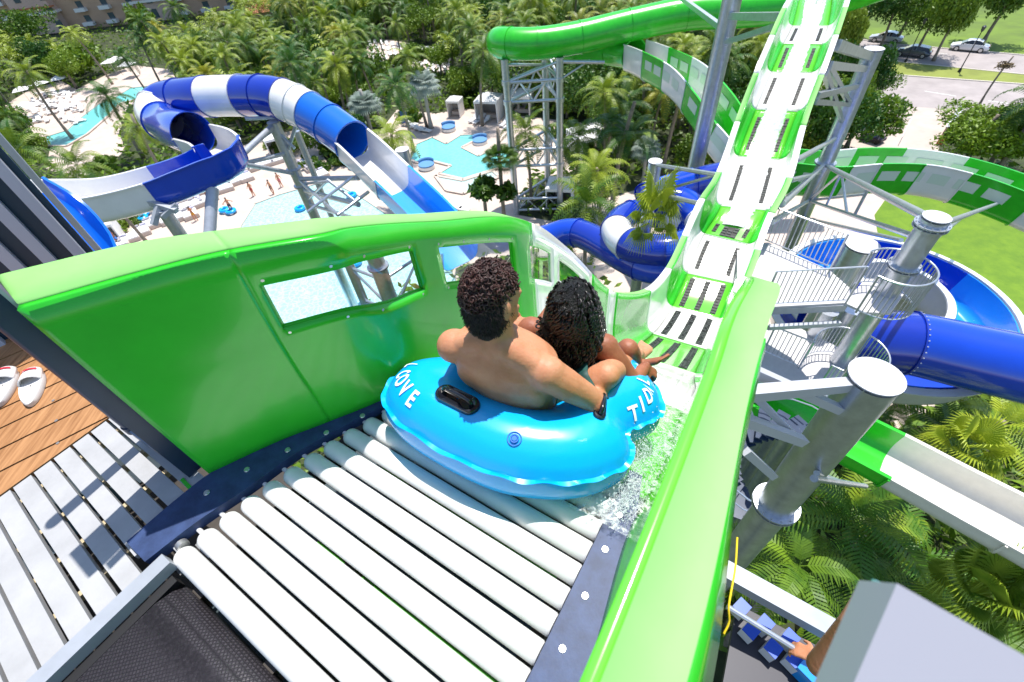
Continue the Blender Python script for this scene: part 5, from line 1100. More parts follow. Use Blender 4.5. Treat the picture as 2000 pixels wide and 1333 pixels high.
# ================================================================ PALMS
def frond(V, Fc, base, az, el, L, droop, nl=18, w=.5, leaf=.05, twist=0.):
    p = np.array(base, float); pts_ = [p.copy()]; dirs = []; e = el
    for k in range(10): d = np.array([math.cos(az)*math.cos(e), math.sin(az)*math.cos(e), math.sin(e)]); dirs.append(d); p = p+d*L/10; pts_.append(p.copy()); e -= droop*(.5+.12*k)
    pts_ = np.array(pts_); side = np.array([-math.sin(az), math.cos(az), 0])
    for k in range(10):   # rachis
        o = len(V); V += [pts_[k]-side*.02, pts_[k]+side*.02, pts_[k+1]+side*.012, pts_[k+1]-side*.012]; Fc.append((o, o+1, o+2, o+3))
    for k in range(nl):
        t = .12+.88*k/nl; i = min(9, int(t*10)); f = t*10-i; c = pts_[i]*(1-f)+pts_[i+1]*f; d = dirs[i]; up = np.cross(side, d); ll = w*math.sin(math.pi*min(1, .18+t*.8))**.7
        for sg in (-1, 1):
            v = side*sg*.86+d*.45+up*-.10; v /= np.linalg.norm(v); tip = c+v*ll*rng.uniform(.85, 1.1)+np.array([0, 0, -.32*ll*rng.uniform(.5, 1.3)]); mid = c+v*ll*.5+np.array([0, 0, .03]); wd = d*leaf
            o = len(V); V += [c-wd*.5, c+wd*.5, mid+wd*.55, mid-wd*.55, tip]; Fc += [(o, o+1, o+2, o+3), (o+3, o+2, o+4)]
def crown_palm(n, L, nl, w, leaf, seed, elr=(-.5, 1.25), droop=.16):
    V, Fc = [], []; r_ = random.Random(seed)
    for k in range(n):
        t = k/n; az = k*2.399+r_.uniform(-.2, .2); el = elr[1]-(elr[1]-elr[0])*t**.8; frond(V, Fc, (0, 0, -.1*t), az, el, L*r_.uniform(.82, 1.1)*(.8+.2*min(1, t*3)), droop*r_.uniform(.8, 1.25), nl, w, leaf)
    return V, Fc
def fan_leaf(V, Fc, base, az, el, Lp, R_, n=22, spread=2.6, fold=.12):
    d = np.array([math.cos(az)*math.cos(el), math.sin(az)*math.cos(el), math.sin(el)]); side = np.array([-math.sin(az), math.cos(az), 0]); up = np.cross(d, side)*-1; b = np.array(base); c = b+d*Lp
    o = len(V); V += [b-side*.02, b+side*.02, c+side*.015, c-side*.015]; Fc.append((o, o+1, o+2, o+3)); q = d*.8-np.array([0, 0, .35]); q /= np.linalg.norm(q); o = len(V); V.append(c)
    for k in range(n):
        a0 = -spread+2*spread*k/n; a1 = -spread+2*spread*(k+.86)/n; am = (a0+a1)/2; f = lambda a, r, z: c+(q*math.cos(a)+side*math.sin(a))*r+np.array([0, 0, z])
        o2 = len(V); V += [f(a0, R_*.55, fold*.2), f(am, R_*.6, -fold*.2), f(a1, R_*.55, fold*.2), f(am, R_*rng.uniform(.9, 1.05), -R_*.22)]; Fc += [(o, o2, o2+1), (o, o2+1, o2+2), (o2, o2+3, o2+1), (o2+1, o2+3, o2+2)]
def mesh_of(V, Fc, name, m): 
    me = bpy.data.meshes.new(name); me.from_pydata([tuple(v) for v in V], [], Fc); me.materials.append(m); me.update(); return me
def trunk_mesh(h, r, lean, name='trunk', n=8, flare=1.5, m=M_trunk):
    mb = MB(); P = []; rr = []
    for k in range(9): t = k/8; P.append((lean*t*t, lean*.3*math.sin(t*2), h*t)); rr.append(r*(flare-(flare-1)*min(1, t*4))*(1-.25*t)*(1+.05*(k % 2)))
    mb.tube(P, rr, n=n); me = bpy.data.meshes.new(name); me.from_pydata([tuple(v) for v in np.concatenate(mb.v)], [], mb.f); me.materials.append(m); me.shade_smooth(); return me, P[-1]
PAL = []
for k in range(5):
    h = (6.2, 7.2, 8.4, 5.2, 7.8)[k]; V, Fc = crown_palm((20, 23, 18, 22, 25)[k], (2.9, 3.2, 2.8, 3.1, 3.3)[k], 17, .62, .085, k+3, elr=(-.75, 1.3)); tm, tip = trunk_mesh(h, .16, (.5, -.6, .9, .2, -1.1)[k])
    PAL.append((mesh_of(V, Fc, 'crown', (M_palm, M_palm, M_palm, M_palmD, M_palm)[k]), tm, tip, h))
    if k in (1,): PAL.append((mesh_of(V, Fc, 'crown', M_palm2), tm, tip, h))
SIL = []
for k in range(2):
    V, Fc = [], []
    for j in range(30): fan_leaf(V, Fc, (0, 0, 0), j*2.4, 1.3-1.7*j/30, 1.0, .95, n=20)
    tm, tip = trunk_mesh(4.2+k, .2, .1, m=mat('grey_trunk', (.4, .37, .33), .8)); SIL.append((mesh_of(V, Fc, 'crown', M_silver), tm, tip, 4.2+k))
FAN = []
for k in range(2):
    V, Fc = [], []
    for j in range(24): fan_leaf(V, Fc, (0, 0, 0), j*2.4, 1.35-1.6*j/24, .95, .85, n=26, spread=2.3)
    tm, tip = trunk_mesh(6.5+2.2*k, .17, .2); FAN.append((mesh_of(V, Fc, 'crown', (M_palm, M_palmD)[k]), tm, tip, 6.5+2.2*k))
V, Fc = [], []
for j in range(15): fan_leaf(V, Fc, (0, 0, 0), j*2.4, 1.2-1.1*j/15, 1.0, 1.05, n=22, spread=2.0)
FANB = (mesh_of(V, Fc, 'crown', leafmat('bright_fan_leaf', (.10, .22, .01), (.42, .5, .04), ns=1.2, tr=.15)), FAN[0][1], FAN[0][2], 6.5)
def leaf_cloud(n, blobs, size, m, name='crown'):
    N = n*4; idx = rng.integers(0, len(blobs), n); B = np.array(blobs)[idx]; v = rng.normal(size=(n, 3)); v /= np.linalg.norm(v, axis=1)[:, None]; rad = B[:, 3]*rng.uniform(.55, 1.05, n)
    c = B[:, :3]+v*rad[:, None]*[1, 1, .8]; a = rng.normal(size=(n, 3)); a /= np.linalg.norm(a, axis=1)[:, None]; b = np.cross(a, rng.normal(size=(n, 3))); b /= np.linalg.norm(b, axis=1)[:, None]; s = size*rng.uniform(.6, 1.3, n)[:, None]
    V = np.stack([c-a*s, c-b*s*.45, c+a*s, c+b*s*.45], 1).reshape(-1, 3); me = bpy.data.meshes.new(name); me.vertices.add(N); me.vertices.foreach_set('co', V.ravel()); me.loops.add(N); me.loops.foreach_set('vertex_index', np.arange(N)); me.polygons.add(n); me.polygons.foreach_set('loop_start', np.arange(0, N, 4)); me.polygons.foreach_set('loop_total', np.full(n, 4)); me.update(); me.materials.append(m); return me
def blobs(k, R_, h, z): return [(rng.normal(0, R_*.5), rng.normal(0, R_*.5), z+rng.uniform(-h, h), R_*rng.uniform(.35, .6)) for _ in range(k)]
BRD = []
for k in range(4):
    R_ = (2.4, 3.0, 2.0, 3.4)[k]; z = (3.4, 4.2, 2.6, 5.0)[k]; tm, tip = trunk_mesh(z, .2, .3); BRD.append((leaf_cloud(5200, blobs(15, R_, R_*.35, 0), .20, (M_bush, M_bush, M_bush2, M_bush)[k]), tm, (0.1, 0, z), z))
SHR = []
for k in range(3): SHR.append(leaf_cloud(900, [(b[0], b[1], abs(b[2]), b[3]) for b in blobs(7, .9, .3, .5)], .13, (M_bush, M_bush2, M_bush)[k], 'foliage'))
def plant(kind, P, rz, sc, label, cat, group, name):
    cm, tm, tip, h = kind; o = thing(name, label, cat, (P[0], P[1], 0), rz, group); o.scale = (sc, sc, sc*rng.uniform(.9, 1.12))
    a = bpy.data.objects.new('trunk', tm); COL.objects.link(a); a.parent = o; b = bpy.data.objects.new('crown', cm); COL.objects.link(b); b.parent = o; b.location = tip; return o
KEEP = [[(30, 195), (130, 160), (330, 135), (335, 190), (240, 235), (225, 300), (120, 325), (90, 265)], [(1870, 175), (2100, 185), (2100, 230), (1870, 220)], [(800, 255), (980, 255), (1000, 345), (940, 345), (870, 350), (800, 340)], [(715, 78), (870, 90), (870, 140), (730, 125)], [(925, 180), (985, 180), (985, 235), (925, 235)], [(868, 190), (912, 190), (912, 228), (868, 228)], [(1120, 250), (1190, 250), (1190, 300), (1120, 300)],
        [(1685, 222), (1740, 222), (1740, 280), (1685, 280)], [(1740, 80), (2000, 90), (2000, 200), (1740, 200)], [(50, 185), (150, 170), (160, 225), (90, 250)], [(860, 235), (960, 232), (970, 262), (870, 262)], [(430, 320), (620, 300), (620, 440), (420, 440)], [(220, 0), (380, 0), (400, 40), (150, 60)], [(485, 35), (585, 35), (585, 60), (485, 60)], [(240, 140), (300, 165), (290, 190), (215, 200), (130, 280), (90, 280)]]
noroot = list(DECKS.values())+[LAWN, ROAD1, ROAD2, MED]
def okroot(P): 
    p = proj((P[0], P[1], 0)); return not any(pix_inside(p, d) for d in noroot), p
cnt = 0; pls = []
cand = []
sp = 3.7
for ix in range(-75, 30):
    for iy in range(4, 62):
        P = np.array([ix*sp+rng.uniform(-1.3, 1.3), iy*sp+rng.uniform(-1.3, 1.3)]); ok, p = okroot(P)
        if not ok or (P@P) < 500: continue
        if not (-120 < p[0] < 2060 and -190 < p[1] < 560): continue
        if P[0] > 42 and p[1] < 215: continue
        if p[0] > 1655 and p[1] < 330 and not (p[0] < 1760 and p[1] < 235): continue
        if p[1] > 330 and p[0] < 1120: continue
        if p[0] < 480 and proj((P[0], P[1], 7.5))[1] < 72 - .1*p[0]: continue
        top = proj((P[0], P[1], 7.5)); mid = proj((P[0], P[1], 4.5))
        if any(pix_inside(top, k) or pix_inside(mid, k) for k in KEEP): continue
        cand.append((np.hypot(*P), P, p))
cand.sort(key=lambda t: t[0])
def grp(p):
    if p[0] < 480: return 'left', 'green feather palm in the grove left of the blue and white loop'
    if p[0] < 960: return 'middle', 'green feather palm in the grove behind the blue and white loop'
    return 'right', 'green feather palm in the grove below the green tube slide'
npalm = 0; far = []
for d, P, p in cand:
    r_ = rng.random()
    if d > 150 or npalm >= 285 and r_ < .7: far.append(P); continue
    if r_ < .60:
        if npalm >= 285: far.append(P); continue
        k = PAL[rng.integers(len(PAL))]; g_, lb = grp(p); plant(k, P, rng.uniform(0, 6.28), rng.uniform(.85, 1.25), lb, 'palm tree', 'feather palms of the %s grove' % g_, 'palm_tree'); npalm += 1
    elif r_ < .92 or d < 75 and r_ < .96:
        k = BRD[rng.integers(4)]; plant(k, P, rng.uniform(0, 6.28), rng.uniform(.7, 1.15), 'bushy broadleaf tree filling in among the palms', 'tree', 'broadleaf trees among the palms', 'broadleaf_tree')
    else: far.append(P) if d > 75 else plant(SIL[rng.integers(2)], P, rng.uniform(0, 6.28), rng.uniform(.8, 1.1), 'silvery grey fan palm standing among the green palms', 'palm tree', 'silvery fan palms', 'fan_palm')
# far wood: one mass
def meshcoords(me):
    v = np.empty(len(me.vertices)*3); me.vertices.foreach_get('co', v); return v.reshape(-1, 3), [tuple(p.vertices) for p in me.polygons]
lowV, lowF = crown_palm(13, 3.1, 6, .75, .2, 99, elr=(-.6, 1.2)); lowV = np.array(lowV); bcl = leaf_cloud(260, blobs(10, 3.2, 1.1, 0), .55, M_bush, 'x'); bV, bF = meshcoords(bcl)
mbp, mbb = MB(), MB()
for ix in range(-130, 14):
    for iy in range(30, 90):
        P = np.array([ix*4.6+rng.uniform(-1.5, 1.5), iy*4.6+rng.uniform(-1.5, 1.5)]); ok, p = okroot(P)
        if not ok or np.hypot(*P) < 150 or not (-60 < p[0] < 1660 and -120 < p[1] < 140): continue
        if p[0] < 480 and proj((P[0], P[1], 7.5))[1] < 72-.1*p[0]: continue
        if any(pix_inside(proj((P[0], P[1], 7.)), k) for k in KEEP): continue
        far.append(P)
for P in far:
    a = rng.uniform(0, 6.28); ca, sa = math.cos(a), math.sin(a); Rm = np.array([[ca, -sa, 0], [sa, ca, 0], [0, 0, 1]])
    if rng.random() < .6: z = rng.uniform(5, 8.5); mbp.add(lowV@Rm.T*rng.uniform(.85, 1.2)+[P[0], P[1], z], lowF)
    else: mbb.add(bV@Rm.T*rng.uniform(.8, 1.3)+[P[0], P[1], rng.uniform(2.5, 4.5)], bF)
tag(mbp.build('distant_palm_wood', M_palm, None, smooth=False), 'distant mass of palms reading as one green wood near the top', 'palm wood', kind='stuff')
tag(mbb.build('distant_broadleaf_wood', M_bush, None, smooth=False), 'distant mass of broadleaf crowns filling the wood near the top', 'wood', kind='stuff')
# undergrowth
n = 0; cs = []
while n < 42000:
    x, y = rng.uniform(-200, 60), rng.uniform(6, 230); 
    if rng.random() > math.exp(-math.hypot(x, y)/90)*1.4: continue
    ok, p = okroot((x, y)); 
    if not ok or not (-50 < p[0] < 2050 and -60 < p[1] < 1400): continue
    if p[0] > 1655 and p[1] < 330: continue
    cs.append((x, y, rng.uniform(.1, 1.5))); n += 1
for _ in range(9000):
    x, y = rng.uniform(3, 45), rng.uniform(-8, 25); ok, p = okroot((x, y))
    if ok and 1200 < p[0] < 2300 and 300 < p[1] < 2000: cs.append((x, y, rng.uniform(.1, 2.2)))
n = len(cs)
cs = np.array(cs); a = rng.normal(size=(n, 3)); a[:, 2] *= .5; a /= np.linalg.norm(a, axis=1)[:, None]; b = np.cross(a, rng.normal(size=(n, 3))); b /= np.linalg.norm(b, axis=1)[:, None]; s = (.45*rng.uniform(.5, 1.3, n))[:, None]
V = np.stack([cs-a*s, cs-b*s*.4, cs+a*s, cs+b*s*.4], 1).reshape(-1, 3); mb = MB(); mb.add(V, [(4*i, 4*i+1, 4*i+2, 4*i+3) for i in range(n)])
tag(mb.build('undergrowth', M_bush, None, smooth=False), 'low leafy undergrowth covering the ground between the palms', 'undergrowth', kind='stuff')
# ---- special plants
def special(kind, px, h, sc, label, name, cat='palm tree', rz=0.):   # px = crown centre pixel, h = crown height
    P = G(px[0], px[1], h); cm, tm, tip, th_ = kind; s = h/th_; o = plant(kind, (P[0]-tip[0]*sc, P[1]-tip[1]*sc), rz, 1, label, cat, None, name); o.scale = (sc, sc, s); o.children[1].scale = (1, 1, sc/s); return o
special(FANB, (1272, 472), 13.2, .62, 'small bright fan palm in front of the blue spiral slide', 'fan_palm')
special(SIL[0], (828, 170), 5.2, 1.3, 'pale silver fan palm left of the white cabanas', 'fan_palm'); special(SIL[1], (712, 205), 5, 1.3, 'pale silver fan palm right beside the blue tube mouth', 'fan_palm')
special(FAN[1], (978, 312), 7, 1.1, 'grey green fan palm overlapping the right end of the turquoise pool', 'fan_palm')
DR_ = leaf_cloud(1500, [(b[0], b[1], b[2], b[3]) for b in blobs(8, 1.3, .5, 0)], .34, M_palmD)
special((DR_, trunk_mesh(4, .16, .1)[0], (0.1, 0, 4), 4), (945, 372), 4.5, 1.2, 'dark spiky bush tree right of the shallow pool end', 'spiky_tree', 'tree')
for i, (x, y, h, sc, lb) in enumerate(((765, 265, 7, 1.15, 'feather palm leaning over the left end of the turquoise pool'), (765, 165, 8, 1.1, 'feather palm with yellowing fronds above the pool terrace'), (820, 110, 8.5, 1.0, 'tall feather palm in front of the upper lounger terrace'), (905, 110, 8.5, 1.15, 'feather palm left of the lattice tower top'), (1040, 250, 7.5, 1.0, 'feather palm seen through the lattice tower legs'),
      (1180, 185, 8, 1.1, 'feather palm below the green tube mouth'), (1230, 260, 7.5, 1.2, 'feather palm between lattice tower and capped column'), (1150, 330, 7.5, 1.0, 'feather palm left of the spiral slide'), (1170, 405, 9, 1.0, 'feather palm whose fronds cross the spiral slide'), (185, 190, 8, 1.25, 'large feather palm in front of the lagoon'), (165, 60, 9, 1.1, 'feather palm in front of the tan hotel wall'), (25, 150, 9, 1.2, 'yellowing feather palm at the left edge'),
      (40, 290, 9.5, 1.3, 'big feather palm above the corrugated wall'), (150, 320, 9, 1.0, 'feather palm behind the white open flume'), (285, 250, 8, 1.1, 'feather palm left of the loop by the lagoon'), (620, 130, 8, 1.2, 'feather palm behind the top of the loop'))): special(PAL[(0, 1, 3, 5)[i % 4]], (x, y), h, sc, lb, 'palm_tree', rz=i)
# near palms lower right: big fronds close to us
M_nearp = leafmat('near_palm_leaf', (.06, .17, .008), (.42, .50, .03), ns=1.2, tr=.15); M_nearp2 = leafmat('near_palm_leaf_deep', (.02, .09, .006), (.17, .29, .015), ns=1.2, tr=.15)
V, Fc = crown_palm(12, 3.3, 21, .8, .082, 77, elr=(-.3, 1.1), droop=.15); NP1 = mesh_of(V, Fc, 'crown', M_nearp); V, Fc = crown_palm(12, 3.2, 21, .75, .08, 78, elr=(-.5, 1.0), droop=.17); NP2 = mesh_of(V, Fc, 'crown', M_nearp2)
tmN, tipN = trunk_mesh(9, .18, .4)
for i, (x, y, h, sc, k, lb) in enumerate(((1665, 1010, 11.5, 1.0, 0, 'large feather palm right beside the near steel column'), (1590, 1120, 11, .95, 1, 'large dark feather palm above the lower stair'), (1800, 1080, 10.5, 1.0, 0, 'large feather palm below the cream flume'), (1930, 1240, 9.5, 1.0, 1, 'large feather palm in the lower right corner'), (1850, 830, 9, 1.0, 1, 'dark feather palm right of the near steel column'),
      (1960, 830, 9, 1.05, 0, 'feather palm under the thick blue tube at the right edge'), (1720, 1200, 9.5, 1.0, 1, 'shaded feather palm behind the bent arm'), (1760, 790, 6, .8, 1, 'low dark feather palm under the coil slide'), (1980, 1010, 7, .9, 1, 'low feather palm beneath the cream flume at the right edge'), (1500, 1060, 8.5, .8, 1, 'dark feather palm behind the near steel column foot'))):
    special(((NP1, NP2)[k], tmN, tipN, 9), (x, y), h-1.6, sc*.8, lb, 'palm_tree', rz=i*1.3)
special(FANB, (1885, 1175), 10, .62, 'yellow green fan palm right of the blurred rail', 'fan_palm', rz=1); special(FANB, (1880, 900), 9, .68, 'bright fan palm above the cream flume', 'fan_palm', rz=2); special(FANB, (1985, 1180), 10, .6, 'fan palm cut by the right edge below the cream flume', 'fan_palm', rz=3)
for i, (x, y, h, sc, k, lb) in enumerate(((1935, 245, 4.0, .85, 3, 'round leafy tree at the right edge beside the driveway'), (1975, 265, 3.5, .85, 1, 'second leafy tree at the right edge behind the round one'), (1893, 262, 3, .6, 0, 'small leafy tree next to the gate pillar'), (1675, 130, 5.5, .8, 1, 'leafy tree right of the flume near the road'), (1664, 185, 5.5, .85, 0, 'dense leafy tree behind the tall steel column'), (1640, 228, 5, .8, 1, 'dark leafy tree left of the golf cart'),
      (1835, 12, 6, .8, 3, 'park tree casting shade on the grass beyond the road'), (1885, 2, 7, .8, 1, 'park tree behind the white car'), (1668, 55, 5, .6, 2, 'light green park tree left of the grey car'), (1760, 2, 6, .8, 3, 'park tree above the grey car'), (1700, -5, 7, 1.0, 3, 'tall park tree at the top beside the flume'), (1800, -25, 7, 1.0, 0, 'shady park tree at the top edge'), (1985, -28, 7, 1.0, 1, 'last park tree on the right at the top edge'), (30, 45, 7, 1.3, 3, 'dense dark tree at the top left corner'), (268, 28, 6, .9, 0, 'grey green round tree in front of the hotel'))):
    special(BRD[k], (x, y), h, sc*1.15, lb, 'broadleaf_tree', 'tree', rz=i)
BT = leaf_cloud(260, blobs(5, .7, .5, 0), .13, mat('brown_leaf', (.18, .13, .06), .8)); special((BT, trunk_mesh(4, .08, .5)[0], (.4, 0, 4), 4), (1965, 135), 4, 1.3, 'thin bare young tree by the near lane of the road', 'young_tree', 'tree')
for i in range(60):   # shrubs at terrace rims
    x, y = [(800, 235), (745, 300), (640, 300), (700, 330), (560, 290), (905, 205), (1080, 262), (240, 440), (260, 420), (620, 330), (1130, 300), (205, 330)][i % 12]; P = G(x+rng.normal(0, 14), y+rng.normal(0, 6), 0)
    o = bpy.data.objects.new('shrub', SHR[i % 3]); COL.objects.link(o); o.location = P; s = rng.uniform(.8, 1.4); o.scale = (s, s, s); o.rotation_euler = (0, 0, i); tag(o, 'low green shrub in the planting beside a pale pool terrace', 'shrub', 'shrubs around the terraces')
# ================================================================ FURNITURE, CARS, BUILDINGS, SMALL PEOPLE
def part_m(mb, name, m, root, **k): return mb.build(name, m, root, **k)
def lounger():
    t = thing('sun_lounger', 'white sun lounger', 'sun lounger'); 
    mb = MB(); mb.box((0, 0, .22), (.62, 1.9, .05)); 
    for x in (-.26, .26):
        for y in (-.8, .8): mb.box((x, y, .1), (.05, .05, .2))
    part_m(mb, 'frame', M_white, t, smooth=False); mb = MB(); mb.box((0, -.3, .29), (.58, 1.25, .08)); mb.bar((0, .3, .30), (0, .85, .62), .58, .07); part_m(mb, 'cushion', M_fab, t, smooth=False); return t
L0 = lounger(); first = [True]
def place(proto, P, rz, label, group, used):
    o = proto if not used[0] else copy_tree(proto); used[0] = True; o.location = (P[0], P[1], P[2] if len(P) > 2 else .04); o.rotation_euler = (0, 0, rz); o['label'] = label
    if group: o['group'] = group
    return o
us = [False]
for r in range(5):
    for c in range(13):
        x, y = 722+c*11.5+r*3, 84+r*10+c*1.6
        if rng.random() < .12: continue
        place(L0, G(x, y, .05), .25+rng.normal(0, .05), 'white lounger in the packed rows of the upper terrace behind the palms', 'loungers of the upper terrace', us)
for k in range(70):
    a = rng.uniform(0, 1); x, y = 62+rng.uniform(0, 100), 180+rng.uniform(0, 66)
    place(L0, G(x, y, .05), rng.choice([.4, 1.9])+rng.normal(0, .1), 'white lounger scattered on the terrace left of the lagoon', 'loungers of the left terrace', us)
for k, (x, y) in enumerate(((925, 237), (933, 240), (941, 235), (949, 239), (813, 252), (822, 255), (831, 258), (806, 246), (985, 245), (992, 250))):
    place(L0, G(x, y, .05), -.6 if x > 900 else 1.0, 'white lounger beside the turquoise pool under the cabanas', 'loungers beside the turquoise pool', us)
for k, (x, y) in enumerate(((850, 385), (862, 392), (874, 400), (888, 408), (902, 412), (832, 378))): place(L0, G(x, y, .05), 1.1, 'white lounger on the terrace between flume wall and shallow pool', 'loungers right of the blue chute', us)
# pale cabana beds on the front terrace
def bed():
    t = thing('day_bed', 'pale day bed', 'day bed'); mb = MB(); mb.box((0, 0, .2), (1.5, 2.0, .36)); part_m(mb, 'base', mat('pale_wicker', (.55, .46, .40), .7), t, smooth=False)
    mb = MB(); mb.box((0, -.1, .43), (1.4, 1.7, .12)); part_m(mb, 'mattress', M_fab, t); mb = MB(); mb.box((-.35, .75, .55), (.55, .25, .2)); part_m(mb, 'pillow', mat('grey_pillow', (.35, .33, .36), .8), t); mb = MB(); mb.box((.35, .75, .55), (.55, .25, .2)); part_m(mb, 'pillow', mat('lilac_pillow', (.5, .48, .6), .8), t); return t
B0 = bed(); ub = [False]
for k, (x, y) in enumerate([(355, 395), (375, 385), (395, 376), (415, 366), (345, 415), (365, 408), (388, 400), (408, 392), (430, 352), (450, 343), (470, 336), (440, 372), (330, 432), (352, 428), (374, 422), (462, 358), (482, 350), (500, 330), (520, 322), (420, 350), (300, 440), (545, 316), (280, 455), (255, 470), (240, 478), (612, 330), (628, 344), (600, 320)]):
    place(B0, G(x, y, .05), .55+(k % 2)*1.57+rng.normal(0, .05), 'pale cushioned day bed crowded on the terrace below the blue and white loop', 'day beds of the front terrace', ub)
# umbrellas / small canopies
def canopy(name, label, P, w, h, rz, group=None):
    t = thing(name, label, 'cabana', (P[0], P[1], .03), rz, group)
    mb = MB(); a = w/2; V = [(-a, -a, h), (a, -a, h), (a, a, h), (-a, a, h), (0, 0, h+w*.22), (-a, -a, h-.28), (a, -a, h-.28), (a, a, h-.28), (-a, a, h-.28)]
    mb.add(V, [(0, 1, 4), (1, 2, 4), (2, 3, 4), (3, 0, 4), (5, 6, 1, 0), (6, 7, 2, 1), (7, 8, 3, 2), (8, 5, 0, 3), (8, 7, 6, 5)]); part_m(mb, 'roof', M_fab, t, smooth=False)
    for x in (-1, 1):
        for y in (-1, 1): mb = MB(); mb.box((x*(a-.08), y*(a-.08), h/2-.14), (.12, .12, h-.28)); part_m(mb, 'post', M_white, t, smooth=False)
    for x in (-1, 1): mb = MB(); mb.box((x*(a-.03), 0, h/2-.14), (.03, w*.9, h-.3)); part_m(mb, 'side_curtain', M_fab, t, smooth=False)
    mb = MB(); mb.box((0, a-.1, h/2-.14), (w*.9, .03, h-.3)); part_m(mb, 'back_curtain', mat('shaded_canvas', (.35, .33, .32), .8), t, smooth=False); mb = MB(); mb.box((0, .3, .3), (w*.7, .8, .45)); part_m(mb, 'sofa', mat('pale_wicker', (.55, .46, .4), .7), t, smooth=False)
    return t
canopy('cabana', 'white curtained cabana left of the lattice tower', G(958, 232), 3.2, 2.7, -.35)
canopy('cabana', 'white curtained cabana behind the lattice tower legs', G(1020, 222), 3.0, 2.6, -.35)
canopy('cabana', 'large white cabana roof between the lattice tower and green flume', G(1150, 305), 4.0, 2.8, .3)
canopy('cabana', 'small white roofed cabana low behind the lattice tower', G(1095, 402), 2.6, 2.4, -.3)
canopy('small_cabana', 'small beige canopy left of the white cabana', G(892, 226), 1.9, 2.2, -.35)
canopy('canopy', 'small white canopy beside the planting under the white open flume', G(222, 470), 2.2, 2.1, .4)
for k, (x, y) in enumerate(((228, 144), (240, 139), (262, 150), (60, 200), (95, 188), (130, 178), (70, 232))):
    t = thing('parasol', 'small white parasol over loungers on the terrace left of the lagoon', 'parasol', tuple(G(x, y, .03)), k*.7, 'parasols of the left terrace'); mb = MB(); mb.cyl((0, 0, 0), (0, 0, 2.5), .03, n=8); part_m(mb, 'pole', M_white, t); mb = MB(); mb.add([(-1.3, -1.3, 2.2), (1.3, -1.3, 2.2), (1.3, 1.3, 2.2), (-1.3, 1.3, 2.2), (0, 0, 2.75)], [(0, 1, 4), (1, 2, 4), (2, 3, 4), (3, 0, 4), (3, 2, 1, 0)]); part_m(mb, 'canopy', M_fab, t, smooth=False)
canopy('canopy', 'white canopy left of the loop supports', G(545, 300), 2.2, 2.2, .4)
def daybed(label, px):
    P = G(px[0], px[1], .1); t = thing('round_day_bed', label, 'day bed', tuple(P), 0, None); mb = MB(); mb.cyl((0, 0, .0), (0, 0, .35), .95, n=28); part_m(mb, 'base', M_white, t); mb = MB(); mb.cyl((0, 0, .36), (0, 0, .5), .93, n=28); part_m(mb, 'cushion', mat('blue_cushion', (.10, .26, .5), .7), t)
    mb = MB(); V = []
    for a in np.radians(np.linspace(20, 160, 12)): V += [(math.cos(a)*.95, math.sin(a)*.95, .45), (math.cos(a)*1.02, math.sin(a)*1.02, .85)]
    mb.grid(V, 12, 2); o = part_m(mb, 'backrest', MAT['blue_cushion'], t); s = o.modifiers.new('t', 'SOLIDIFY'); s.thickness = .08
daybed('round blue day bed farthest back by the turquoise pool', (877, 254)); daybed('round blue day bed on the pool notch nearest the lattice tower', (938, 280)); daybed('round blue day bed at the near left corner of the pool', (834, 328))
mb = MB(); mb.poly(gp([(902, 288), (935, 305), (965, 286), (930, 276)], .13), .1); struct('pool_island', mb, M_deckp, smooth=False)
sg = thing('blue_board', 'blue upright board on the terrace left of the turquoise pool', 'board', tuple(G(793, 246, 0)), -.4); mb = MB(); mb.box((0, 0, 1.1), (1.0, .06, 1.5)); part_m(mb, 'panel', mat('blue_board', (.02, .09, .4), .5), sg, smooth=False); mb = MB(); mb.box((0, .06, .5), (.08, .05, 1.0)); part_m(mb, 'leg', M_steel2, sg, smooth=False)
# inflatables on the terrace and in the pool
def float8(name, label, P, rz, two=True):
    mb = MB(); 
    for dy in ((-.5, .5) if two else (0,)):
        Q = [(math.cos(a)*.42, dy+math.sin(a)*.42, .2) for a in np.linspace(0, 2*math.pi, 22, endpoint=False)]; mb.tube(Q, .18, n=10, closed=True)
    o = mb.build(name, M_tube, None); o.location = (P[0], P[1], .12); o.rotation_euler = (0, 0, rz); return tag(o, label, 'inflatable tube')
float8('double_tube', 'blue double tube carried flat on the front terrace', G(447, 416), 1.1); float8('double_tube', 'blue double tube standing by the day beds under the white flume', G(283, 426), .3)
float8('swim_ring', 'blue ring floating at the right side of the wave pool', G(588, 412), 0, False); float8('swim_ring', 'blue ring on the steps beyond the wave pool', G(688, 386), 0, False); float8('double_tube', 'blue double tube seen through the long window', G(690, 515), .8)
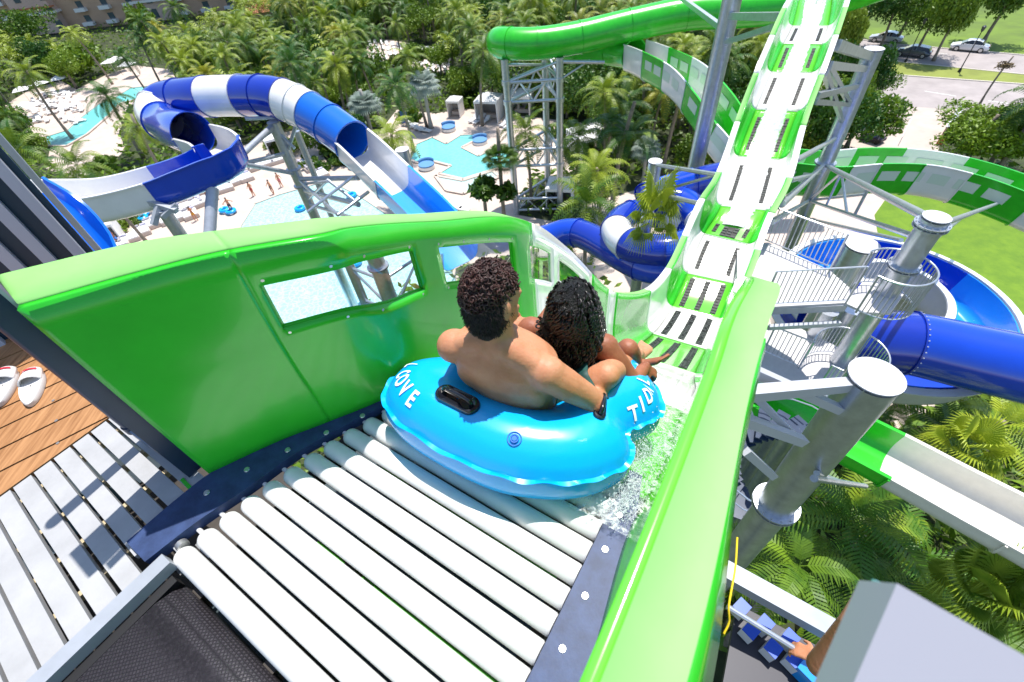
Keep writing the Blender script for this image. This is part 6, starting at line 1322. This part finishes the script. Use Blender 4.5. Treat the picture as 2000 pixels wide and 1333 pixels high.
# small people
def figure(P, rz, label, skin, cloth, name='person', sit=False, arm=.2):
    t = thing(name, label, 'person', (P[0], P[1], P[2] if len(P) > 2 else .03), rz); mb = MB(); s = 1.0
    chain(mb, [(0, 0, .95), (0, 0, 1.2), (0, .01, 1.42)], [.14, .13, .15], 10); caps(mb, (-.15, 0, 1.4), (.15, 0, 1.4), .06, .06, 8); caps(mb, (0, 0, 1.42), (0, .01, 1.55), .05, .05, 8); mb.ell((0, .01, 1.64), (.085, .1, .12), nu=12, nv=8)
    for sg in (-1, 1):
        chain(mb, [(sg*.09, 0, .92), (sg*.11, .06*sg, .5), (sg*.12, -.04*sg, .08)], [.1, .07, .045], 8); caps(mb, (sg*.12, -.04*sg, .04), (sg*.12, -.04*sg+.16, .03), .04, .03, 8); chain(mb, [(sg*.19, 0, 1.38), (sg*(.24+arm*.3), .08, 1.12), (sg*(.22+arm*.2), .25, .98)], [.05, .042, .032], 8)
    remesh(mb, 'body', skin, .026, t, None, 3)
    mb = MB(); mb.tube([(0, 0, .78), (0, 0, .95), (0, 0, 1.04)], [.17, .165, .15], n=14); part_m(mb, 'shorts', cloth, t); mb = MB(); mb.ell((0, -.02, 1.69), (.095, .11, .1), nu=12, nv=8); part_m(mb, 'hair', M_hair2, t); return t
c_ = lambda n, c: mat(n, c, .7)
figure(G(497, 384), 1.0, 'person walking on the terrace left of the wave pool edge', M_skin, c_('red_shorts', (.5, .05, .05)))
figure(G(535, 380), 2.5, 'person standing right at the wave pool edge', M_skin, c_('dark_shorts', (.05, .05, .08)), arm=.8)
figure(G(551, 366), 4.0, 'person in pink walking behind the wave pool', M_skin, c_('pink_cloth', (.7, .2, .22)))
figure(G(455, 415), 0.5, 'person in dark trunks lifting a blue double tube', M_skin, c_('dark_shorts', (.05, .05, .08)), arm=.9)
figure(G(385, 432), 0.5, 'person in orange between the day beds', M_skin, c_('orange_cloth', (.7, .3, .03)))
figure(G(416, 402), 1.8, 'person in yellow standing among the day beds', M_skin2, c_('yellow_cloth', (.7, .5, .05)))
figure(G(236, 480), 1.8, 'person in blue under the small white canopy', M_skin2, c_('blue_cloth', (.05, .2, .6)))
figure(G(1712, 272), 1.8, 'worker in red trousers beside the golf cart', M_skin2, c_('red_shorts', (.5, .05, .05)))
figure(G(1696, 268), .8, 'worker in a yellow vest behind the golf cart', M_skin2, c_('hi_vis', (.6, .8, .05)))
# golf cart
gc = thing('golf_cart', 'white roofed golf cart parked by the driveway', 'golf cart', tuple(G(1702, 276, .03)), .5)
mb = MB(); V = [(-.62, -.85, 1.85), (.62, -.85, 1.85), (.66, .85, 1.82), (-.66, .85, 1.82), (-.5, -.7, 1.93), (.5, -.7, 1.93), (.5, .7, 1.92), (-.5, .7, 1.92)]; mb.add(V, [(0, 1, 5, 4), (1, 2, 6, 5), (2, 3, 7, 6), (3, 0, 4, 7), (4, 5, 6, 7), (3, 2, 1, 0)]); part_m(mb, 'roof', M_fab, gc, smooth=False)
mb = MB(); mb.box((0, 0, .42), (1.1, 2.2, .3)); mb.box((0, .95, .65), (1.05, .4, .4)); part_m(mb, 'body', c_('dark_body', (.06, .05, .07)), gc, smooth=False); mb = MB(); mb.box((0, -.1, .7), (1.0, .5, .2)); mb.box((0, -.38, .95), (1.0, .1, .5)); part_m(mb, 'seat', c_('blue_seat', (.1, .14, .35)), gc)
for x in (-.55, .55):
    for y in (-.75, .75): mb = MB(); mb.cyl((x*.98, y, .5), (x*.98, y*1.05, 1.84), .025, n=8); part_m(mb, 'roof_post', M_steel2, gc); mb = MB(); mb.cyl((x-.08, y, .24), (x+.08, y, .24), .24, n=18); part_m(mb, 'wheel', M_black, gc)
# cars
def car(label, px, hd, col, estate=False):
    P = G(px[0], px[1], .03); t = thing('parked_car', label, 'car', tuple(P), hd); M_paint = mat('car_paint_'+col[0], col[1], .25, coat=.8, metal=col[2])
    sec = [(-2.25, .42, .62, .80), (-2.1, .32, .80, .86), (-1.5, .25, .93, .90), (-.6, .22, .96, .91), (.6, .22, .95, .91), (1.35, .25, .86, .90), (2.0, .3, .72, .84), (2.25, .42, .58, .72)]
    mb = MB(); V = []
    for x, z0, z1, hw in sec:
        for y, z in ((-hw*.9, z0), (-hw, z0+.12), (-hw*1.0, (z0+z1)/2+.05), (-hw*.93, z1-.02), (-hw*.75, z1+.02), (0, z1+.04), (hw*.75, z1+.02), (hw*.93, z1-.02), (hw, (z0+z1)/2+.05), (hw, z0+.12), (hw*.9, z0)): V.append((x, y, z))
    mb.grid(V, len(sec), 11, cv=True); mb.f += [tuple(range(11)), tuple(range(77+10, 76, -1))]; mb.mi += [0, 0]; o = part_m(mb, 'body', M_paint, t, angle=40)
    rear = -2.0 if estate else -1.55
    cab = [(rear, .92, .78), (rear+.35 if not estate else rear+.2, 1.28, .68), (-.7, 1.42, .64), (.1, 1.42, .64), (.55, 1.28, .68), (1.15, .92, .78)]
    mb = MB(); V = []
    for x, z, hw in cab: V += [(x, -hw, z), (x, hw, z)]
    V += [(x, -.82, .9) for x, z, hw in cab]+[(x, .82, .9) for x, z, hw in cab]; n = len(cab)
    fc = [(2*i, 2*i+2, 2*i+3, 2*i+1) for i in range(n-1)]; mb.add(V, [fc[1], fc[2], fc[3]]); part_m(mb, 'roof', M_paint, t, angle=50)
    mb = MB(); mb.add(V, [fc[0], fc[-1]]+[(2*i, 2*n+i, 2*n+i+1, 2*i+2) for i in range(n-1)]+[(2*i+1, 2*i+3, 3*n+i+1, 3*n+i) for i in range(n-1)]); part_m(mb, 'windows', mat('car_glass', (.015, .02, .025), .08, coat=.5), t, angle=20)
    for sy in (-1, 1):
        for x in (-.3, .95*0-1.45 if estate else -1.3, 1.0): mb = MB(); mb.bar((x, sy*.80, .92), (x-.12*(1 if x > .5 else 0), sy*.67, 1.38 if abs(x) < .9 else 1.1), .06, .04); part_m(mb, 'pillar', M_paint, t, smooth=False)
        for x in (-1.4, 1.38):
            w = MB(); w.cyl((x, sy*.74, .33), (x, sy*.93, .33), .33, n=24); wo_ = part_m(w, 'wheel', M_black, t); w = MB(); w.cyl((x, sy*.93, .33), (x, sy*.945, .33), .21, n=16); part_m(w, 'rim', M_bolt, wo_)
        mb = MB(); mb.box((2.14, sy*.6, .62), (.16, .3, .12)); part_m(mb, 'headlight', mat('lamp_glass', (.7, .72, .75), .1), t); mb = MB(); mb.box((-2.16, sy*.62, .74), (.14, .3, .14)); part_m(mb, 'tail_light', mat('red_lamp', (.4, .01, .01), .2), t)
        mb = MB(); mb.box((.72, sy*.98, .98), (.14, .14, .1)); part_m(mb, 'mirror', M_paint, t)
    return t
dR = (G(1903, 103)-G(1860, 99)); hd = math.atan2(dR[1], dR[0])+math.pi
car('white sedan parked on the far lane at the right', (1890, 99), hd, ('white', (.75, .75, .78), 0)); car('dark grey hatchback parked on the far lane behind the lamp post', (1779, 110), hd, ('grey', (.10, .11, .13), .4), True); car('silver car half hidden by trees left of the grey hatchback', (1728, 82), hd, ('silver', (.55, .56, .58), .3))
def lamp(label, px):
    t = thing('street_lamp', label, 'street lamp', tuple(G(px[0], px[1], .06))); mb = MB(); mb.tube([(0, 0, 0), (0, 0, .3), (0, 0, .5), (0, 0, 4.6)], [.2, .17, .07, .05], n=12); part_m(mb, 'post', M_black, t); mb = MB(); mb.tube([(0, 0, 4.6), (0, 0, 4.75), (0, 0, 5.15), (0, 0, 5.3)], [.1, .17, .24, .05], n=12); part_m(mb, 'lantern', mat('dark_lantern', (.03, .04, .05), .3), t)
lamp('black street lamp in the median in front of the white car', (1873, 141)); lamp('black street lamp in the median in front of the grey hatchback', (1768, 122))
gt = Th('gate_pillar', 'cream wall pillar with a red base beside the driveway', 'pillar', G(1845, 270)); a, b = G(1862, 236), G(1836, 278); mb = MB(); mb.bar(a+[0, 0, .75], b+[0, 0, .75], .45, 1.5); gt.part('pier', mb, mat('cream_render', (.62, .5, .40), .8), smooth=False); mb = MB(); mb.bar(a+[0, 0, 1.54], b+[0, 0, 1.54], .55, .08); gt.part('coping', mb, M_white, smooth=False); mb = MB(); mb.bar(b+[0, 0, .3], b+(b-a)*.12+[0, 0, .3], .5, .6); gt.part('base_block', mb, c_('terracotta', (.5, .16, .06)), smooth=False)
bg_ = Th('barrier', 'thin white barrier pole across the driveway', 'barrier', G(1740, 228)); mb = MB(); mb.bar(G(1728, 226, .9), G(1780, 232, .9), .07, .07); mb.bar(G(1780, 232, .9), G(1762, 268, .9), .06, .06); bg_.part('pole', mb, M_white, smooth=False); mb = MB(); mb.box(G(1727, 226, .5), (.25, .25, 1.0)); bg_.part('post', mb, M_navy2, smooth=False)
# hotel, upper left
A0, B0_ = G(60, 70), G(470, 22); dv = (B0_-A0); LB = np.linalg.norm(dv); dv /= LB; out = np.array([dv[1], -dv[0], 0]); 
if out@(CAM-A0) < 0: out = -out
ht = Th('hotel', 'long tan and peach hotel facade with balconies at the upper left', 'building', A0); ax = (dv, -out, (0, 0, 1)); M_tan = mat('tan_render', (.55, .36, .24), .8, noise=.08, nscale=.3); M_pk = mat('peach_render', (.58, .42, .34), .8, noise=.08, nscale=.3)
Hh = 34; L_ = LB+160; c = (A0-dv*110)+dv*L_/2-out*9; mb = MB(); mb.box(c+[0, 0, Hh/2], (L_, 18, Hh), ax); ht.part('main_wall', mb, M_tan, smooth=False)
for k in range(9):
    s = -95+k*34; p = A0+dv*s+out*1.2; mb = MB(); mb.box(p+[0, 0, Hh/2], (11, 3.0, Hh-.5), ax); ht.part('projecting_bay', mb, M_pk, smooth=False)
    mb = MB(); mb.box(p+out*.2+[0, 0, 5.2], (12.5, 4, .6), ax); ht.part('cornice', mb, M_white, smooth=False); mb = MB(); mb.bar(p+out*1.8+[0, 0, 6.5]-dv*6.5, p+out*1.8+[0, 0, 6.5]+dv*6.5, 1.6, .3); ht.part('tiled_eave', mb, mat('terracotta', (.5, .16, .06), .8), smooth=False)
nw = 0
for fl_ in range(6):
    for k in range(44):
        s = -100+k*7.0; pr = any(abs(s-(-95+j*34)) < 6 for j in range(9)); p = A0+dv*s+out*(2.75 if pr else .04)+[0, 0, 2.2+fl_*3.4]
        if not (-40 < proj(p)[0] < 470 and -60 < proj(p)[1] < 90) or nw > 95: continue
        nw += 1; mb = MB(); mb.box(p, (1.7, .12, 2.1), ax); w_ = ht.part('window', mb, mat('window_glass', (.06, .09, .11), .12, coat=.3), smooth=False)
        if not pr: mb = MB(); mb.box(p+out*.8-[0, 0, .9], (3.0, 1.5, .9), ax); ht.part('balcony', mb, M_white, smooth=False)
for k, (x, y, w) in enumerate(((535, 52, 13), (1480, 70, 9), (1000, 205, 3))):
    if k == 2: continue
    P = G(x, y, 0); t = Th('roof_pavilion', ('orange hip roofed pavilion among the palms near the top', 'small hip roofed building behind the green tube')[k], 'building', P); mb = MB(); a = w/2; mb.box(P+[0, 0, 1.9], (w*.85, w*.55, 3.8), ((math.cos(.2), math.sin(.2), 0), (-math.sin(.2), math.cos(.2), 0), (0, 0, 1))); t.part('wall', mb, M_pk, smooth=False)
    mb = MB(); e = np.array([[math.cos(.2), math.sin(.2), 0], [-math.sin(.2), math.cos(.2), 0], [0, 0, 1]]); V = [P+np.array(q_)@e for q_ in ((-a, -a*.7, 3.8), (a, -a*.7, 3.8), (a, a*.7, 3.8), (-a, a*.7, 3.8), (-a*.4, 0, 6.4), (a*.4, 0, 6.4))]; mb.add(V, [(0, 1, 5, 4), (1, 2, 5), (2, 3, 4, 5), (3, 0, 4), (3, 2, 1, 0)]); t.part('roof', mb, mat('orange_tile', (.62, .27, .13), .8, noise=.15, nscale=2), smooth=False)
